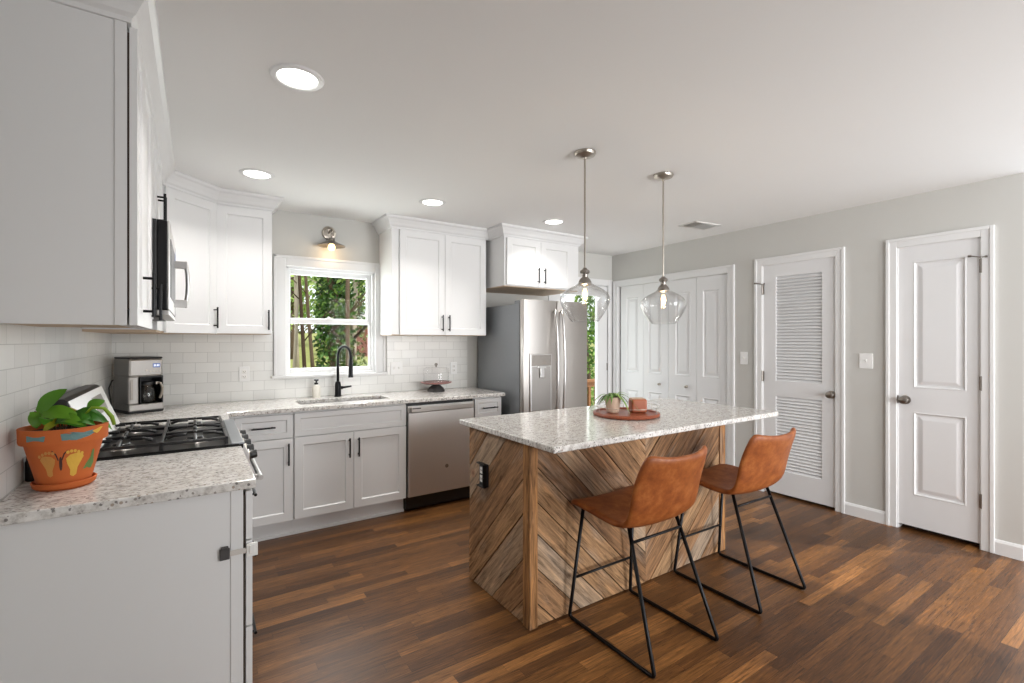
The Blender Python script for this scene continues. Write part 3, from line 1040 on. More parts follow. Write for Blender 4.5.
c = thing('wall_cabinet', 'deep white wall cabinet above the refrigerator', 'cabinet', (0, YB, 0))
MB().box(2.355, 3.255, -.588, -.001, 1.892, ZT).build('box', M['cab'], c, bevel=.001)
MB().box(2.36, 3.25, -.580, -.003, 1.884, 1.892).build('underside', M['raw'], c)
front(c, 'door', 2.372, 2.760, 1.898, 2.330, -.610, ((2.722, 1.928), (2.722, 2.076)))
front(c, 'door', 2.760, 3.150, 1.898, 2.330, -.610, ((2.796, 1.928), (2.796, 2.076)))

# base cabinet under the near counter
c = thing('base_cabinet', 'nearest white base cabinet with plain end panel below the potted plant', 'cabinet', (XL + .009, 1.846, 0), PI / 2)
MB().box(.008, .588, -.591, 0, .10, .883).box(.008, .588, -.531, 0, 0, .10).build('box', M['cab'], c)
mb = MB().box(0, .008, -.576, 0, 0, .883).box(-.003, .008, -.611, -.574, 0, .883)
part(mb.build('end_panel', M['cab'], c, bevel=.0015), 'flat painted end panel')
MB().box(.006, .58, -.617, -.591, .12, .86).build('bumper_gap', M['cabin'], c)
front(c, 'drawer', .001, .588, .705, .872, -.639, ((.22, .79), (.37, .79)), rail=.04)
front(c, 'drawer', .001, .588, .41, .702, -.639, ((.22, .56), (.37, .56)))
front(c, 'drawer', .001, .588, .115, .407, -.639, ((.22, .26), (.37, .26)))

# child lock on the end panel
t = thing('child_safety_latch', 'child safety latch with dark pad and clear strap on the near end panel', 'cabinet lock', (0, 1.846, 0))
MB().box(.066, .096, -.010, -.003, .655, .694).box(.070, .092, -.0125, -.003, .690, .700).build('pad', M['dgrey'], t, bevel=.003)
MB().box(.096, .148, -.0075, -.006, .664, .682).build('strap', M['strap'], t)
MB().box(.144, .178, -.011, -.0005, .650, .694).box(.152, .170, -.014, -.0105, .660, .690).build('buckle', M['white'], t, bevel=.003)

# back run
FY = 3.632 - YB
def base_cab(label, x0, x1, build):
    c = thing('base_cabinet', label, 'cabinet', (0, YB, 0))
    MB().box(x0, x1, FY + .0215, -.001, .118, .883).build('box', M['cab'], c)
    mb = MB().box(x0, x1, 3.700 - YB, -.01, 0, .118)
    mb.box(x0, x1, 3.688 - YB, 3.700 - YB, 0, .018)
    mb.build('toe_kick', M['cab'], c)
    build(c)
    return c


def b1(c):
    front(c, 'drawer', .215, .573, .703, .870, FY, ((.311, .787), (.457, .787)), rail=.038)
    front(c, 'door', .215, .573, .122, .700, FY, ((.541, .515), (.541, .668)))
    MB().box(.17, .213, FY + .004, FY + .03, .118, .883).build('filler', M['cab'], c)


base_cab('white base cabinet with one drawer in the corner by the range', .165, .5755, b1)


def b2(c):
    front(c, 'false_drawer_front', .580, 1.404, .705, .872, FY, None, rail=.038)
    front(c, 'door', .580, .992, .122, .701, FY, ((.957, .514), (.957, .657)))
    front(c, 'door', .992, 1.404, .122, .701, FY, ((1.024, .514), (1.024, .657)))


sb = base_cab('white two door sink base cabinet below the window', .577, 1.406, b2)
# hollow for the basin: replace box with panels
for ch in list(sb.children):
    if ch.name.startswith('box'):
        bpy.data.objects.remove(ch)
MB().box(.577, .595, FY + .0215, -.001, .118, .883).box(1.388, 1.406, FY + .0215, -.001, .118, .883).box(.595, 1.388, FY + .0215, FY + .045, .118, .883) \
    .box(.595, 1.388, -.02, -.001, .118, .883).box(.595, 1.388, FY + .045, -.02, .118, .136).build('carcass', M['cab'], sb)


def b3(c):
    front(c, 'drawer', 2.030, 2.306, .705, .872, FY, ((2.101, .79), (2.251, .79)), rail=.036)
    front(c, 'door', 2.030, 2.306, .122, .701, FY, ((2.065, .514), (2.065, .657)), rail=.05)


base_cab('narrow white base cabinet with drawer between dishwasher and refrigerator', 2.026, 2.308, b3)


# ------------------------------------------------------------------ countertops
def slab(name, label, cells, z0=.884, z1=.914, bev=.004):
    """granite slab from a set of rectangular cells that share edges"""
    xs = sorted({v for c_ in cells for v in c_[:2]})
    ys = sorted({v for c_ in cells for v in c_[2:]})
    def solid(i, j):
        if not (0 <= i < len(xs) - 1 and 0 <= j < len(ys) - 1):
            return False
        mx, my = (xs[i] + xs[i + 1]) / 2, (ys[j] + ys[j + 1]) / 2
        return any(c_[0] < mx < c_[1] and c_[2] < my < c_[3] for c_ in cells)
    bm = bmesh.new()
    vd = {}
    def V(i, j, z):
        k = (i, j, z)
        if k not in vd:
            vd[k] = bm.verts.new((xs[i], ys[j], z))
        return vd[k]
    for i in range(len(xs) - 1):
        for j in range(len(ys) - 1):
            if not solid(i, j):
                continue
            bm.faces.new((V(i, j, z1), V(i + 1, j, z1), V(i + 1, j + 1, z1), V(i, j + 1, z1)))
            bm.faces.new((V(i, j + 1, z0), V(i + 1, j + 1, z0), V(i + 1, j, z0), V(i, j, z0)))
            for di, dj, a, b_ in ((-1, 0, (i, j + 1), (i, j)), (1, 0, (i + 1, j), (i + 1, j + 1)), (0, -1, (i, j), (i + 1, j)), (0, 1, (i + 1, j + 1), (i, j + 1))):
                if not solid(i + di, j + dj):
                    bm.faces.new((V(*a, z0), V(*b_, z0), V(*b_, z1), V(*a, z1)))
    bmesh.ops.recalc_face_normals(bm, faces=bm.faces)
    me = bpy.data.meshes.new(name)
    bm.to_mesh(me)
    bm.free()
    me.materials.append(M['granite'])
    o = bpy.data.objects.new(name, me)
    C.objects.link(o)
    md = o.modifiers.new('bevel', 'BEVEL')
    md.width = bev
    md.segments = 3
    md.limit_method = 'ANGLE'
    md.angle_limit = .6
    return tag(o, label, 'countertop')


XT = XL + .0085
slab('granite_countertop', 'speckled granite counter holding the painted terracotta pot', [(XT, .172, 1.822, 2.437)])
SX0, SX1, SY0, SY1 = .645, 1.325, 3.765, 4.03
slab('granite_countertop', 'long speckled granite counter with the sink and coffee maker', [
    (XT, .172, 3.217, 3.604), (XT, .172, 3.604, SY0), (XT, .172, SY0, SY1), (XT, .172, SY1, YB - .0085),
    (.172, SX0, 3.604, SY0), (.172, SX0, SY0, SY1), (.172, SX0, SY1, YB - .0085), (SX0, SX1, 3.604, SY0), (SX0, SX1, SY1, YB - .0085),
    (SX1, 2.33, 3.604, SY0), (SX1, 2.33, SY0, SY1), (SX1, 2.33, SY1, YB - .0085)])
slab('island_countertop', 'speckled granite island top overhanging toward the stools', [(1.312, 3.212, 1.637, 2.539)], bev=.006)

# sink basin
t = thing('kitchen_sink', 'undermount steel sink below the black faucet', 'sink', (0, 0, 0))
mb = MB()
o_, i_ = .012, 0
loops = [rect for rect in (
    [(SX0 - .02, SY0 - .02, .8835), (SX1 + .02, SY0 - .02, .8835), (SX1 + .02, SY1 + .02, .8835), (SX0 - .02, SY1 + .02, .8835)],
    [(SX0 - .004, SY0 - .004, .8835), (SX1 + .004, SY0 - .004, .8835), (SX1 + .004, SY1 + .004, .8835), (SX0 - .004, SY1 + .004, .8835)],
    [(SX0 + .004, SY0 + .004, .72), (SX1 - .004, SY0 + .004, .72), (SX1 - .004, SY1 - .004, .72), (SX0 + .004, SY1 - .004, .72)],
    [(SX0 + .03, SY0 + .03, .70), (SX1 - .03, SY0 + .03, .70), (SX1 - .03, SY1 - .03, .70), (SX0 + .03, SY1 - .03, .70)])]
vs = [v for l in loops for v in l]
fs = [(k * 4 + q, k * 4 + (q + 1) % 4, (k + 1) * 4 + (q + 1) % 4, (k + 1) * 4 + q) for k in range(3) for q in range(4)] + [(12, 13, 14, 15)]
mb.add(vs, fs)
mb.build('basin', M['steelh'], t, smooth='auto', fix=False)
MB().lathe([(0, .706), (.03, .706), (.042, .703), (.045, .7005)], 20, T((SX0 + SX1) / 2, (SY0 + SY1) / 2, 0)).build('drain', M['nickel'], t, smooth=True)

# faucet
fx, fy = 1.000, 4.145
t = thing('kitchen_faucet', 'matte black pull down faucet with a high arched neck', 'faucet', (fx, fy, .914), math.radians(28))
MB().lathe([(0, 0), (.030, 0), (.030, .004), (.0255, .012), (.0245, .10), (.021, .118), (.0165, .125), (0, .126)], 20).build('body', M['black'], t, smooth='auto')
pts = [(0, 0, .12), (0, 0, .30)]
R = .075
for k in range(0, 13):
    a = PI * k / 12
    pts.append((0, -R + R * math.cos(a), .335 + R * 1.15 * math.sin(a)))
pts.append((0, -2 * R, .29))
MB().tube(pts, .0115, 12).build('neck', M['black'], t, smooth=True)
MB().tube([(0, -2 * R, .315), (0, -2 * R, .29), (0, -2 * R, .19), (0, -2 * R, .165)], [.013, .0165, .0175, .020], 14).build('spray_head', M['black'], t, smooth='auto')
mb = MB().cyl((.012, 0, .07), (.045, 0, .07), .014, seg=14)
mb.tube([(.04, 0, .07), (.06, -.01, .072), (.105, -.045, .080)], [.012, .009, .007], 10)
mb.build('lever', M['black'], t, smooth='auto')

t = thing('soap_dispenser', 'white soap bottle with black pump beside the faucet', 'soap dispenser', (.832, 4.165, .914))
MB().lathe([(0, 0), (.030, 0), (.032, .004), (.032, .088), (.028, .098), (.013, .104), (.013, .110), (0, .110)], 20).build('bottle', M['cloudy'], t, smooth='auto')
mb = MB().cyl((0, 0, .108), (0, 0, .122), .015, seg=14).cyl((0, 0, .12), (0, 0, .142), .006, seg=8).box(-.016, .016, -.008, .008, .138, .150)
mb.tube([(0, 0, .145), (.0, -.03, .145), (0, -.042, .140)], .005, 8)
mb.build('pump', M['plastic'], t, smooth='auto')

# ------------------------------------------------------------------ dishwasher
t = thing('dishwasher', 'stainless steel dishwasher under the long counter', 'dishwasher', (0, YB, 0))
a, b_ = 1.412, 2.022
MB().box(a, b_, FY + .03, -.02, .02, .878).build('tub', M['plastic'], t)
MB().box(a + .006, b_ - .004, FY - .012, FY + .03, .125, .802).build('door', M['satin'], t, bevel=.006)
MB().box(a + .006, b_ - .004, FY + .006, FY + .03, .802, .855).build('control_strip', M['satin'], t, bevel=.004)
mb = MB().box(a + .02, b_ - .02, FY - .040, FY - .022, .806, .850)
mb.box(a + .03, a + .06, FY - .025, FY + .01, .81, .845).box(b_ - .06, b_ - .03, FY - .025, FY + .01, .81, .845)
part(mb.build('handle', M['steelh'], t, bevel=.005), 'wide flat steel handle')
MB().box(a + .03, a + .10, FY - .0415, FY - .0395, .835, .843).build('label_strip', M['slot'], t)
MB().lathe([(0, 0), (.016, 0), (.016, .002), (0, .002)], 20, Matrix.Translation((1.755, FY - .0125, .335)) @ Matrix.Rotation(PI / 2, 4, 'X')).build('badge', M['pewter'], t)
MB().box(a + .004, b_ - .004, 3.70 - YB, 3.72 - YB, .005, .118).build('toe_kick', M['enamel'], t)

# ------------------------------------------------------------------ refrigerator
fx0, fx1 = 2.392, 3.150
t = thing('refrigerator', 'stainless side by side refrigerator with grey sides', 'refrigerator', (0, YB, 0))
ycase, yd = 3.475 - YB, 3.405 - YB
MB().box(fx0, fx1, ycase, -.03, .03, 1.712).build('case', M['greyside'], t, bevel=.006)
MB().box(fx0 + .006, fx1 - .006, ycase - .012, ycase, .06, 1.735).build('gasket', M['slot'], t)
split = 2.770
def fdoor(x0, x1):
    n = 8
    pts = [(x0, ycase - .012), (x0, yd + .014)]
    for k in range(n + 1):
        u = k / n
        pts.append((x0 + .004 + (x1 - x0 - .008) * u, yd + .010 - .012 * math.sin(PI * (.08 + .84 * u))))
    pts += [(x1, yd + .014), (x1, ycase - .012)]
    return MB().prism(pts, .07, 1.748, 'z')
fl = part(fdoor(fx0, split - .003).build('freezer_door', M['steel'], t, bevel=.004, smooth='auto'), 'left door with ice and water dispenser')
fr = fdoor(split + .003, fx1).build('fridge_door', M['steel'], t, bevel=.004, smooth='auto')
for x, dsp in ((split - .040, fl), (split + .040, fr)):
    pts = []
    for k in range(15):
        u = k / 14
        pts.append((x, yd - .022 - .040 * math.sin(PI * u) ** .8, .62 + 1.04 * u))
    mb = MB().tube([(x, yd + .002, .635)] + pts + [(x, yd + .002, 1.645)], [.010] + [.0125] * 15 + [.010], 10)
    mb.build('handle', M['steelh'], dsp, smooth=True)
yz = yd - .006
MB().box(2.455, 2.700, yz - .006, yz + .02, .715, 1.265).build('dispenser_frame', M['steelh'], fl, bevel=.006)
MB().box(2.468, 2.687, yz - .009, yz - .004, 1.158, 1.254).build('dispenser_panel', M['pewter'], fl, bevel=.003)
MB().box(2.475, 2.680, yz - .0075, yz - .0045, .735, 1.15).build('dispenser_recess', M['darksteel'], fl, bevel=.002)
mb = MB().box(2.555, 2.60, yz - .024, yz - .006, 1.05, 1.14).box(2.53, 2.625, yz - .020, yz - .006, 1.135, 1.156)
mb.build('dispenser_paddle', M['steelh'], fl, bevel=.004)
MB().box(2.470, 2.685, yz - .022, yz - .004, .722, .76).build('drip_tray', M['pewter'], fl, bevel=.003)
for a in (fx0 + .01, fx1 - .10):
    MB().box(a, a + .09, ycase + .002, ycase + .09, 1.712, 1.745).build('hinge_cover', M['greyside'], t, bevel=.006)
MB().box(fx0 + .02, fx1 - .02, ycase - .01, ycase + .05, .0, .06).build('toe_grille', M['plastic'], t)

# ------------------------------------------------------------------ range (local x = Y - 2.445, front at -y)
RW = .764
t = thing('gas_range', 'black and stainless gas range between the two left counters', 'stove', (XL + .009, 2.444, 0), PI / 2)
yfr = -.655
MB().box(.003, RW - .003, yfr + .02, -.012, .03, .900).build('body', M['enamel'], t, bevel=.003)
mb = MB().box(0, RW, yfr + .015, -.012, .900, .924)
mb.box(0, RW, yfr - .002, yfr + .10, .900, .921)
mb.build('cooktop', M['enamel'], t, bevel=.005)
MB().box(.002, RW - .002, yfr - .006, yfr + .046, .918, .928).build('cooktop_front_trim', M['greyside'], t, bevel=.004)
# slanted control panel, knobs
MB().prism([(yfr + .02, .79), (yfr - .028, .79), (yfr - .024, .875), (yfr - .004, .918), (yfr + .02, .918)], .002, RW - .002, 'x').build('control_panel', M['steelh'], t, bevel=.003)
for k in range(5):
    x = .085 + k * (RW - .17) / 4
    q = Matrix.Translation((x, yfr - .025, .850)) @ Matrix.Rotation(PI / 2 - .08, 4, 'X')
    kn = MB().lathe([(0, 0), (.024, 0), (.024, .010), (.020, .014), (.0185, .034), (.016, .038), (0, .039)], 18, q).build('knob', M['plastic'], t, smooth='auto')
    MB().lathe([(.0245, .001), (.027, .001), (.027, .007), (.0245, .007)], 18, q, closed=True).build('knob_ring', M['nickel'], kn, smooth='auto')
MB().box(.004, RW - .004, yfr - .026, yfr + .02, .27, .785).build('oven_door', M['enamel'], t, bevel=.006)
MB().box(.06, RW - .06, yfr - .029, yfr - .025, .36, .66).build('oven_window', M['plastic'], t)
mb = MB().tube([(.05, yfr - .075, .745), (RW - .05, yfr - .075, .745)], .0115, 12)
for x in (.075, RW - .075):
    mb.box(x - .012, x + .012, yfr - .075, yfr - .024, .733, .757)
mb.build('oven_handle', M['steelh'], t, smooth='auto')
MB().box(.004, RW - .004, yfr - .034, yfr + .02, .10, .262).build('storage_drawer', M['steelh'], t, bevel=.006)
MB().box(.02, RW - .02, yfr + .04, -.05, 0, .035).build('feet_plinth', M['plastic'], t)
# burners and grates
for x in (.155, RW - .155):
    for y in (-.215, -.475):
        MB().lathe([(0, .9245), (.055, .9245), (.050, .932), (.034, .934), (.034, .940), (0, .940)], 20, T(x, y)).build('burner', M['darksteel'], t, smooth='auto')
        MB().lathe([(0, .940), (.030, .940), (.032, .944), (.028, .949), (0, .950)], 20, T(x, y)).build('burner_cap', M['iron'], t, smooth='auto')
def grate(x0, x1):
    mb = MB()
    y0, y1, z = -.598, -.115, .956
    w2 = .0065
    mb.box(x0, x1, y0, y0 + .012, z - .012, z).box(x0, x1, y1 - .012, y1, z - .014, z)
    for x in (x0, x1 - .014):
        mb.box(x, x + .014, y0, y1, z - .012, z)
    ym = (y0 + y1) / 2
    mb.box(x0, x1, ym - .006, ym + .006, z - .012, z + .002)
    xm = (x0 + x1) / 2
    for yc in (-.215, -.475):
        for dx, dy in ((1, 0), (-1, 0), (0, 1), (0, -1)):
            far = ((x1 - x0) / 2 - .006) if dx else (.105 if abs(dy) else 0)
            p0 = (xm + dx * far, yc + dy * far, z - .006)
            p1 = (xm + dx * .075, yc + dy * .075, z + .004)
            p2 = (xm + dx * .030, yc + dy * .030, z + .006)
            mb.tube([p0, p1, p2], .0075, 8)
    for x in (x0 + .006, x1 - .006):
        for y in (y0 + .006, ym, y1 - .006):
            mb.box(x - .006, x + .006, y - .006, y + .006, .922, z - .006)
    mb.build('grate', M['iron'], t, bevel=.002, smooth='auto')
grate(.022, .288)
grate(.292, .472)
grate(.476, .742)
# backguard with slanted control face
bgp = [(-.010, .922), (-.150, .922), (-.150, .94), (-.070, 1.150), (-.056, 1.160), (-.010, 1.160)]
MB().prism(bgp, .006, RW - .006, 'x').build('backguard', M['plastic'], t, bevel=.005)
sl = Vector((-.070 + .150, 1.150 - .94)).normalized()
def on_face(u, o=0):  # point at height fraction u on the slanted face, standing out by o
    p = Vector((-.150 + .080 * u, .94 + .210 * u))
    n_ = Vector((-sl.y, sl.x))
    return (p.x + n_.x * o, p.y + n_.y * o)
MB().prism([on_face(.0, .0005), on_face(1.0, .0005), on_face(1.0, .004), on_face(.0, .004)], .003, RW - .003, 'x').build('backguard_face', M['satin'], t, bevel=.0015)
MB().prism([on_face(.5, .004), on_face(.86, .004), on_face(.86, .0055), on_face(.5, .0055)], .40, .64, 'x').build('oven_clock', M['pewter'], t)

# black box by the wall behind the pot
t = thing('black_canister', 'small black canister against the tile behind the painted pot', 'canister', (XL + .034, 2.225, .914))
MB().lathe([(0, 0), (.022, 0), (.0235, .004), (.0235, .062), (.021, .068), (0, .068)], 20).build('jar', M['plastic'], t, smooth='auto')
MB().lathe([(0, .068), (.0205, .068), (.0205, .080), (.017, .084), (0, .084)], 20).build('lid', M['enamel'], t, smooth='auto')

# ------------------------------------------------------------------ microwave
t = thing('microwave', 'over the range microwave with steel door and arched handle', 'microwave', (XL, 2.447, 0), PI / 2)
W_ = .756
MB().box(.002, W_, -.352, 0, 1.488, 1.888).build('case', M['plastic'], t, bevel=.003)
MB().box(.002, W_ - .155, -.388, -.353, 1.512, 1.886).build('door', M['enamel'], t, bevel=.004)
MB().box(.002, W_ - .155, -.396, -.388, 1.512, 1.886).build('door_skin', M['steelh'], t, bevel=.003)
MB().box(.07, W_ - .25, -.3985, -.3955, 1.57, 1.82).build('door_window', M['enamel'], t, bevel=.002)
MB().box(W_ - .152, W_, -.394, -.353, 1.512, 1.886).build('control_panel', M['enamel'], t, bevel=.003)
MB().box(W_ - .135, W_ - .02, -.3960, -.3935, 1.80, 1.85).build('clock_display', M['display'], t)
xh = .50
mb = MB().box(xh - .012, xh + .012, -.452, -.394, 1.748, 1.785).box(xh - .012, xh + .012, -.452, -.394, 1.552, 1.590)
mb.tube([(xh, -.438, 1.785), (xh, -.446, 1.765), (xh, -.452, 1.72), (xh, -.4535, 1.668), (xh, -.452, 1.62), (xh, -.446, 1.57), (xh, -.438, 1.553)], .011, 10)
mb.build('handle', M['steelh'], t, smooth='auto', bevel=.002)
mb = MB().prism([(-.394, 1.490), (-.394, 1.510), (-.352, 1.510), (-.352, 1.490)], .002, W_, 'x')
mb.build('vent_grille', M['steelh'], t, bevel=.002)
MB().box(.06, W_ - .06, -.30, -.08, 1.480, 1.489).build('grease_filter', M['pewter'], t, bevel=.002)
MB().box(.05, .12, -.335, -.305, 1.474, 1.489).build('cooktop_light', M['white'], t, bevel=.003)

# ------------------------------------------------------------------ coffee maker
t = thing('coffee_maker', 'stainless drip coffee maker in the back left corner', 'coffee maker', (-.315, 4.01, .914), math.radians(26))
w2 = .100
MB().box(-w2, w2, -.115, .115, 0, .022).build('base', M['plastic'], t, bevel=.006)
MB().box(-w2 + .002, w2 - .002, -.118, .10, .014, .058).build('base_band', M['darksteel'], t, bevel=.006)
MB().box(-w2 + .002, -w2 + .062, -.112, .112, .056, .24).build('water_tank', M['darksteel'], t, bevel=.010)
MB().box(-w2 + .06, w2 - .002, .03, .112, .056, .24).build('column', M['plastic'], t, bevel=.004)
MB().box(-w2 + .004, w2 - .004, -.114, .112, .234, .352).build('brew_head', M['darksteel'], t, bevel=.012)
MB().box(-w2 + .006, w2 - .006, -.112, .110, .350, .362).build('lid', M['plastic'], t, bevel=.005)
MB().box(-w2 + .064, -w2 + .070, -.116, .03, .058, .236).box(w2 - .012, w2 - .003, -.112, .03, .058, .236).box(-w2 + .064, w2 - .003, -.113, .03, .226, .236).build('cavity_frame', M['plastic'], t, bevel=.002)
MB().box(-w2 + .012, -w2 + .028, -.1145, -.111, .09, .22).build('level_gauge', M['pewter'], t, bevel=.002)
dp = MB().box(.035, .078, -.1165, -.113, .292, .320).build('display', M['display'], t, bevel=.002)
mb = MB()
for k, x in enumerate((.043, .051, .061, .069)):
    mb.box(x - .0026, x + .0026, -.1175, -.1163, .300, .313)
mb.build('clock_digits', M['digits'], dp)
mb = MB()
for x in (.022, .040, .058, .076):
    mb.cyl((x, -.1125, .268), (x, -.117, .268), .0055, seg=12)
mb.cyl((0.0, -.1125, .275), (0.0, -.117, .275), .0065, seg=12).cyl((.085, -.1125, .335), (.085, -.117, .335), .006, seg=12)
mb.build('buttons', M['nickel'], t)
ct = thing('coffee_carafe', 'glass coffee carafe standing inside the coffee maker', 'carafe', tuple(Vector((-.315, 4.01, .973)) + Matrix.Rotation(math.radians(26), 3, 'Z') @ Vector((.026, -.050, 0))), math.radians(26))
MB().lathe([(0, .001), (.050, .001), (.058, .012), (.060, .050), (.054, .090), (.042, .115), (.040, .122)], 24).build('jug', M['coffee'], ct, smooth=True)
MB().lathe([(0, .140), (.040, .140), (.044, .134), (.044, .120), (.040, .118), (0, .120)], 20).build('lid', M['plastic'], ct, smooth='auto')
mb = MB().box(.030, .052, -.058, -.040, .122, .138)
mb.tube([(.036, -.046, .130), (.052, -.066, .128), (.060, -.074, .100), (.058, -.070, .060), (.050, -.060, .030)], .009, 10)
part(mb.build('handle', M['nickel'], ct, smooth='auto'), 'chrome carafe handle')
mb = MB().tube([(-.105 - .315 + .02, 4.05, 1.10), (-.43, 4.10, 1.13), (-.455, 4.05, 1.12), (-.462, 3.98, 1.08), (-.455, 3.93, 1.05), (-.45, 3.95, 1.0), (-.455, 4.04, .94)], .004, 8)
tag(mb.build('power_cord', M['plastic'], smooth=True), 'black power cord looping beside the coffee maker', 'cord')

# ------------------------------------------------------------------ cake stand + dome
cx, cy = 1.86, 4.06
t = thing('cake_stand', 'dark footed cake stand on the counter by the dishwasher', 'cake stand', (cx, cy, .914))
MB().lathe([(0, 0), (.080, 0), (.078, .010), (.066, .034), (.042, .054), (.020, .064), (.020, .070), (0, .070)], 28).build('foot', M['dgrey'], t, smooth='auto')
MB().lathe([(0, .070), (.110, .070), (.142, .080), (.144, .087), (.138, .090), (.110, .084), (0, .084)], 32).build('plate', M['pink'], t, smooth='auto')
t = thing('glass_cake_dome', 'clear glass dome covering the cake stand', 'glass dome', (cx, cy, .999))
MB().lathe([(.118, 0), (.118, .110), (.112, .128), (.095, .137), (.02, .141), (.0, .141)], 32).build('bell', M['glass'], t, smooth=True)
MB().lathe([(.116, 0), (.121, 0), (.121, .006), (.116, .006)], 32, closed=True).build('rim', M['coffee'], t, smooth=True)
MB().lathe([(0, .140), (.008, .141), (.007, .150), (.015, .158), (.016, .168), (.008, .175), (0, .176)], 16).build('dome_knob', M['coffee'], t, smooth=True)

# ------------------------------------------------------------------ island
IX0, IX1, IY0, IY1, IZ = 1.335, 2.909, 1.842, 2.440, .8835
t = thing('kitchen_island', 'kitchen island clad in diagonal reclaimed barnwood boards', 'kitchen island', (IX0, IY0, 0))
LX, LY = IX1 - IX0, IY1 - IY0
MB().box(.012, LX - .012, .012, LY - .012, .01, IZ).build('carcass', M['cabin'], t)
PW = .050


def clip(poly, nx, ny, d):
    """keep the side nx*x+ny*y <= d"""
    out = []
    for i in range(len(poly)):
        a, b = poly[i], poly[(i + 1) % len(poly)]
        da, db = nx * a[0] + ny * a[1] - d, nx * b[0] + ny * b[1] - d
        if da <= 0:
            out.append(a)
        if (da < 0 < db) or (db < 0 < da):
            u = da / (da - db)
            out.append((a[0] + (b[0] - a[0]) * u, a[1] + (b[1] - a[1]) * u))
    return out


def boards(u0, u1, v0, v1, slope, width, off=0):
    """diagonal boards clipped to a rectangle: list of (polygon, dir)"""
    dx, dy = math.cos(slope), math.sin(slope)
    nx, ny = -dy, dx
    cs = [nx * u + ny * v for u in (u0, u1) for v in (v0, v1)]
    k = min(cs) - off
    res = []
    while k < max(cs):
        wd = width * random.choice((.85, 1, 1, 1.1))
        p = [(u0, v0), (u1, v0), (u1, v1), (u0, v1)]
        p = clip(p, nx, ny, k + wd - .0022)
        if len(p) > 2:
            p = clip(p, -nx, -ny, -(k + .0022))
        if len(p) > 2:
            res.append((p, (dx, dy), (nx, ny)))
        k += wd
    return res


def clad(mb, blist, place, thick):
    for p, d, n_ in blist:
        dep = thick + random.uniform(-.0025, .0025)
        o1, o2 = random.uniform(0, 9), random.uniform(0, 9)
        uv = [(q[0] * d[0] + q[1] * d[1] + o1, q[0] * n_[0] + q[1] * n_[1] + o2) for q in p]
        n = len(p)
        vs = [place(q[0], q[1], dep) for q in p] + [place(q[0], q[1], 0) for q in p]
        fs = [tuple(range(n))] + [(i, (i + 1) % n, (i + 1) % n + n, i + n) for i in range(n)]
        mb.add(vs, fs, uvs=uv + uv)


# end facing the range: boards rise toward the seating side (u runs from back to front)
mb = MB()
clad(mb, boards(0.0, LY - PW, .004, IZ - .002, math.radians(47), .135, .05), lambda u, v, d: (.012 - .020 - d + .020, LY - u, v) if False else (.014 - d, LY - u, v), .020)
e = mb.build('end_boards', M['barnend'], t)
mb = MB()
mid = LX * .515
clad(mb, boards(.038, mid, .004, IZ - .002, math.radians(-45), .108, .03), lambda u, v, d: (u, .016 - d, v), .018)
clad(mb, boards(mid, LX - PW, .004, IZ - .002, math.radians(45), .108, .06), lambda u, v, d: (u, .016 - d, v), .018)
mb.build('seating_side_boards', M['barnboards'], t)
mb = MB()
clad(mb, boards(0, LY, .004, IZ - .002, math.radians(-45), .13), lambda u, v, d: (LX - .014 + d, u, v), .018)
mb.build('far_end_boards', M['barnboards'], t)
mb = MB()
clad(mb, boards(0, LX, .004, IZ - .002, math.radians(45), .13), lambda u, v, d: (LX - u, LY - .014 + d, v), .018)
mb.build('sink_side_boards', M['barnboards'], t)


def post(x0, x1, y0, y1):
    mb = MB().box(x0, x1, y0, y1, .002, IZ - .001)
    uv = []
    for i, f in enumerate(mb.f):
        mb.uv[i] = [(mb.v[k][2], mb.v[k][0] + mb.v[k][1]) for k in f]
    mb.build('corner_post', M['barnpost'], t, bevel=.003)


# trim boards either side of the near corner
post(-.012, .012, .0, PW)
post(-.012, .036, -.010, .0)
post(LX - PW, LX + .008, -.010, .004)

t = thing('island_outlet', 'black outlet box with white sockets on the island end', 'outlet', (IX0 - .008, 2.262, .646), -PI / 2)
MB().box(-.040, .040, -.012, .002, -.062, .062).build('cover_plate', M['plastic'], t, bevel=.003)
mb = MB().box(-.040, .034, -.030, -.012, -.066, -.058).box(.030, .040, -.034, -.010, -.062, .062).box(-.040, .034, -.030, -.012, .058, .066)
mb.build('weather_hood', M['enamel'], t, bevel=.002)
for dz in (-.023, .023):
    s = MB().box(-.028, .010, -.0155, -.011, dz - .019, dz + .019).build('socket', M['white'], t, bevel=.007)
    MB().box(-.018, -.015, -.0162, -.015, dz - .005, dz + .007).box(-.006, -.003, -.0162, -.015, dz - .005, dz + .007).build('slots', M['slot'], s)

# ------------------------------------------------------------------ tray group on the island
tx, ty = 2.250, 2.085
t = thing('round_tray', 'round red brown wooden tray with wire rail on the island', 'tray', (tx, ty, .9145), math.radians(30))
MB().lathe([(0, 0), (.192, 0), (.204, .006), (.206, .016), (.200, .024), (.188, .022), (.182, .014), (0, .014)], 48).build('board', M['traywood'], t, smooth='auto')
mb = MB()
ring = [(.196 * math.cos(2 * PI * k / 48), .196 * math.sin(2 * PI * k / 48), .062) for k in range(49)]
mb.tube(ring, .0016, 6)
for k in range(6):
    a = 2 * PI * (k + .3) / 6
    mb.cyl((.196 * math.cos(a), .196 * math.sin(a), .02), (.196 * math.cos(a), .196 * math.sin(a), .062), .0014, seg=6)
part(mb.build('wire_rail', M['nickel'], t, smooth=True), 'thin grey wire rail')


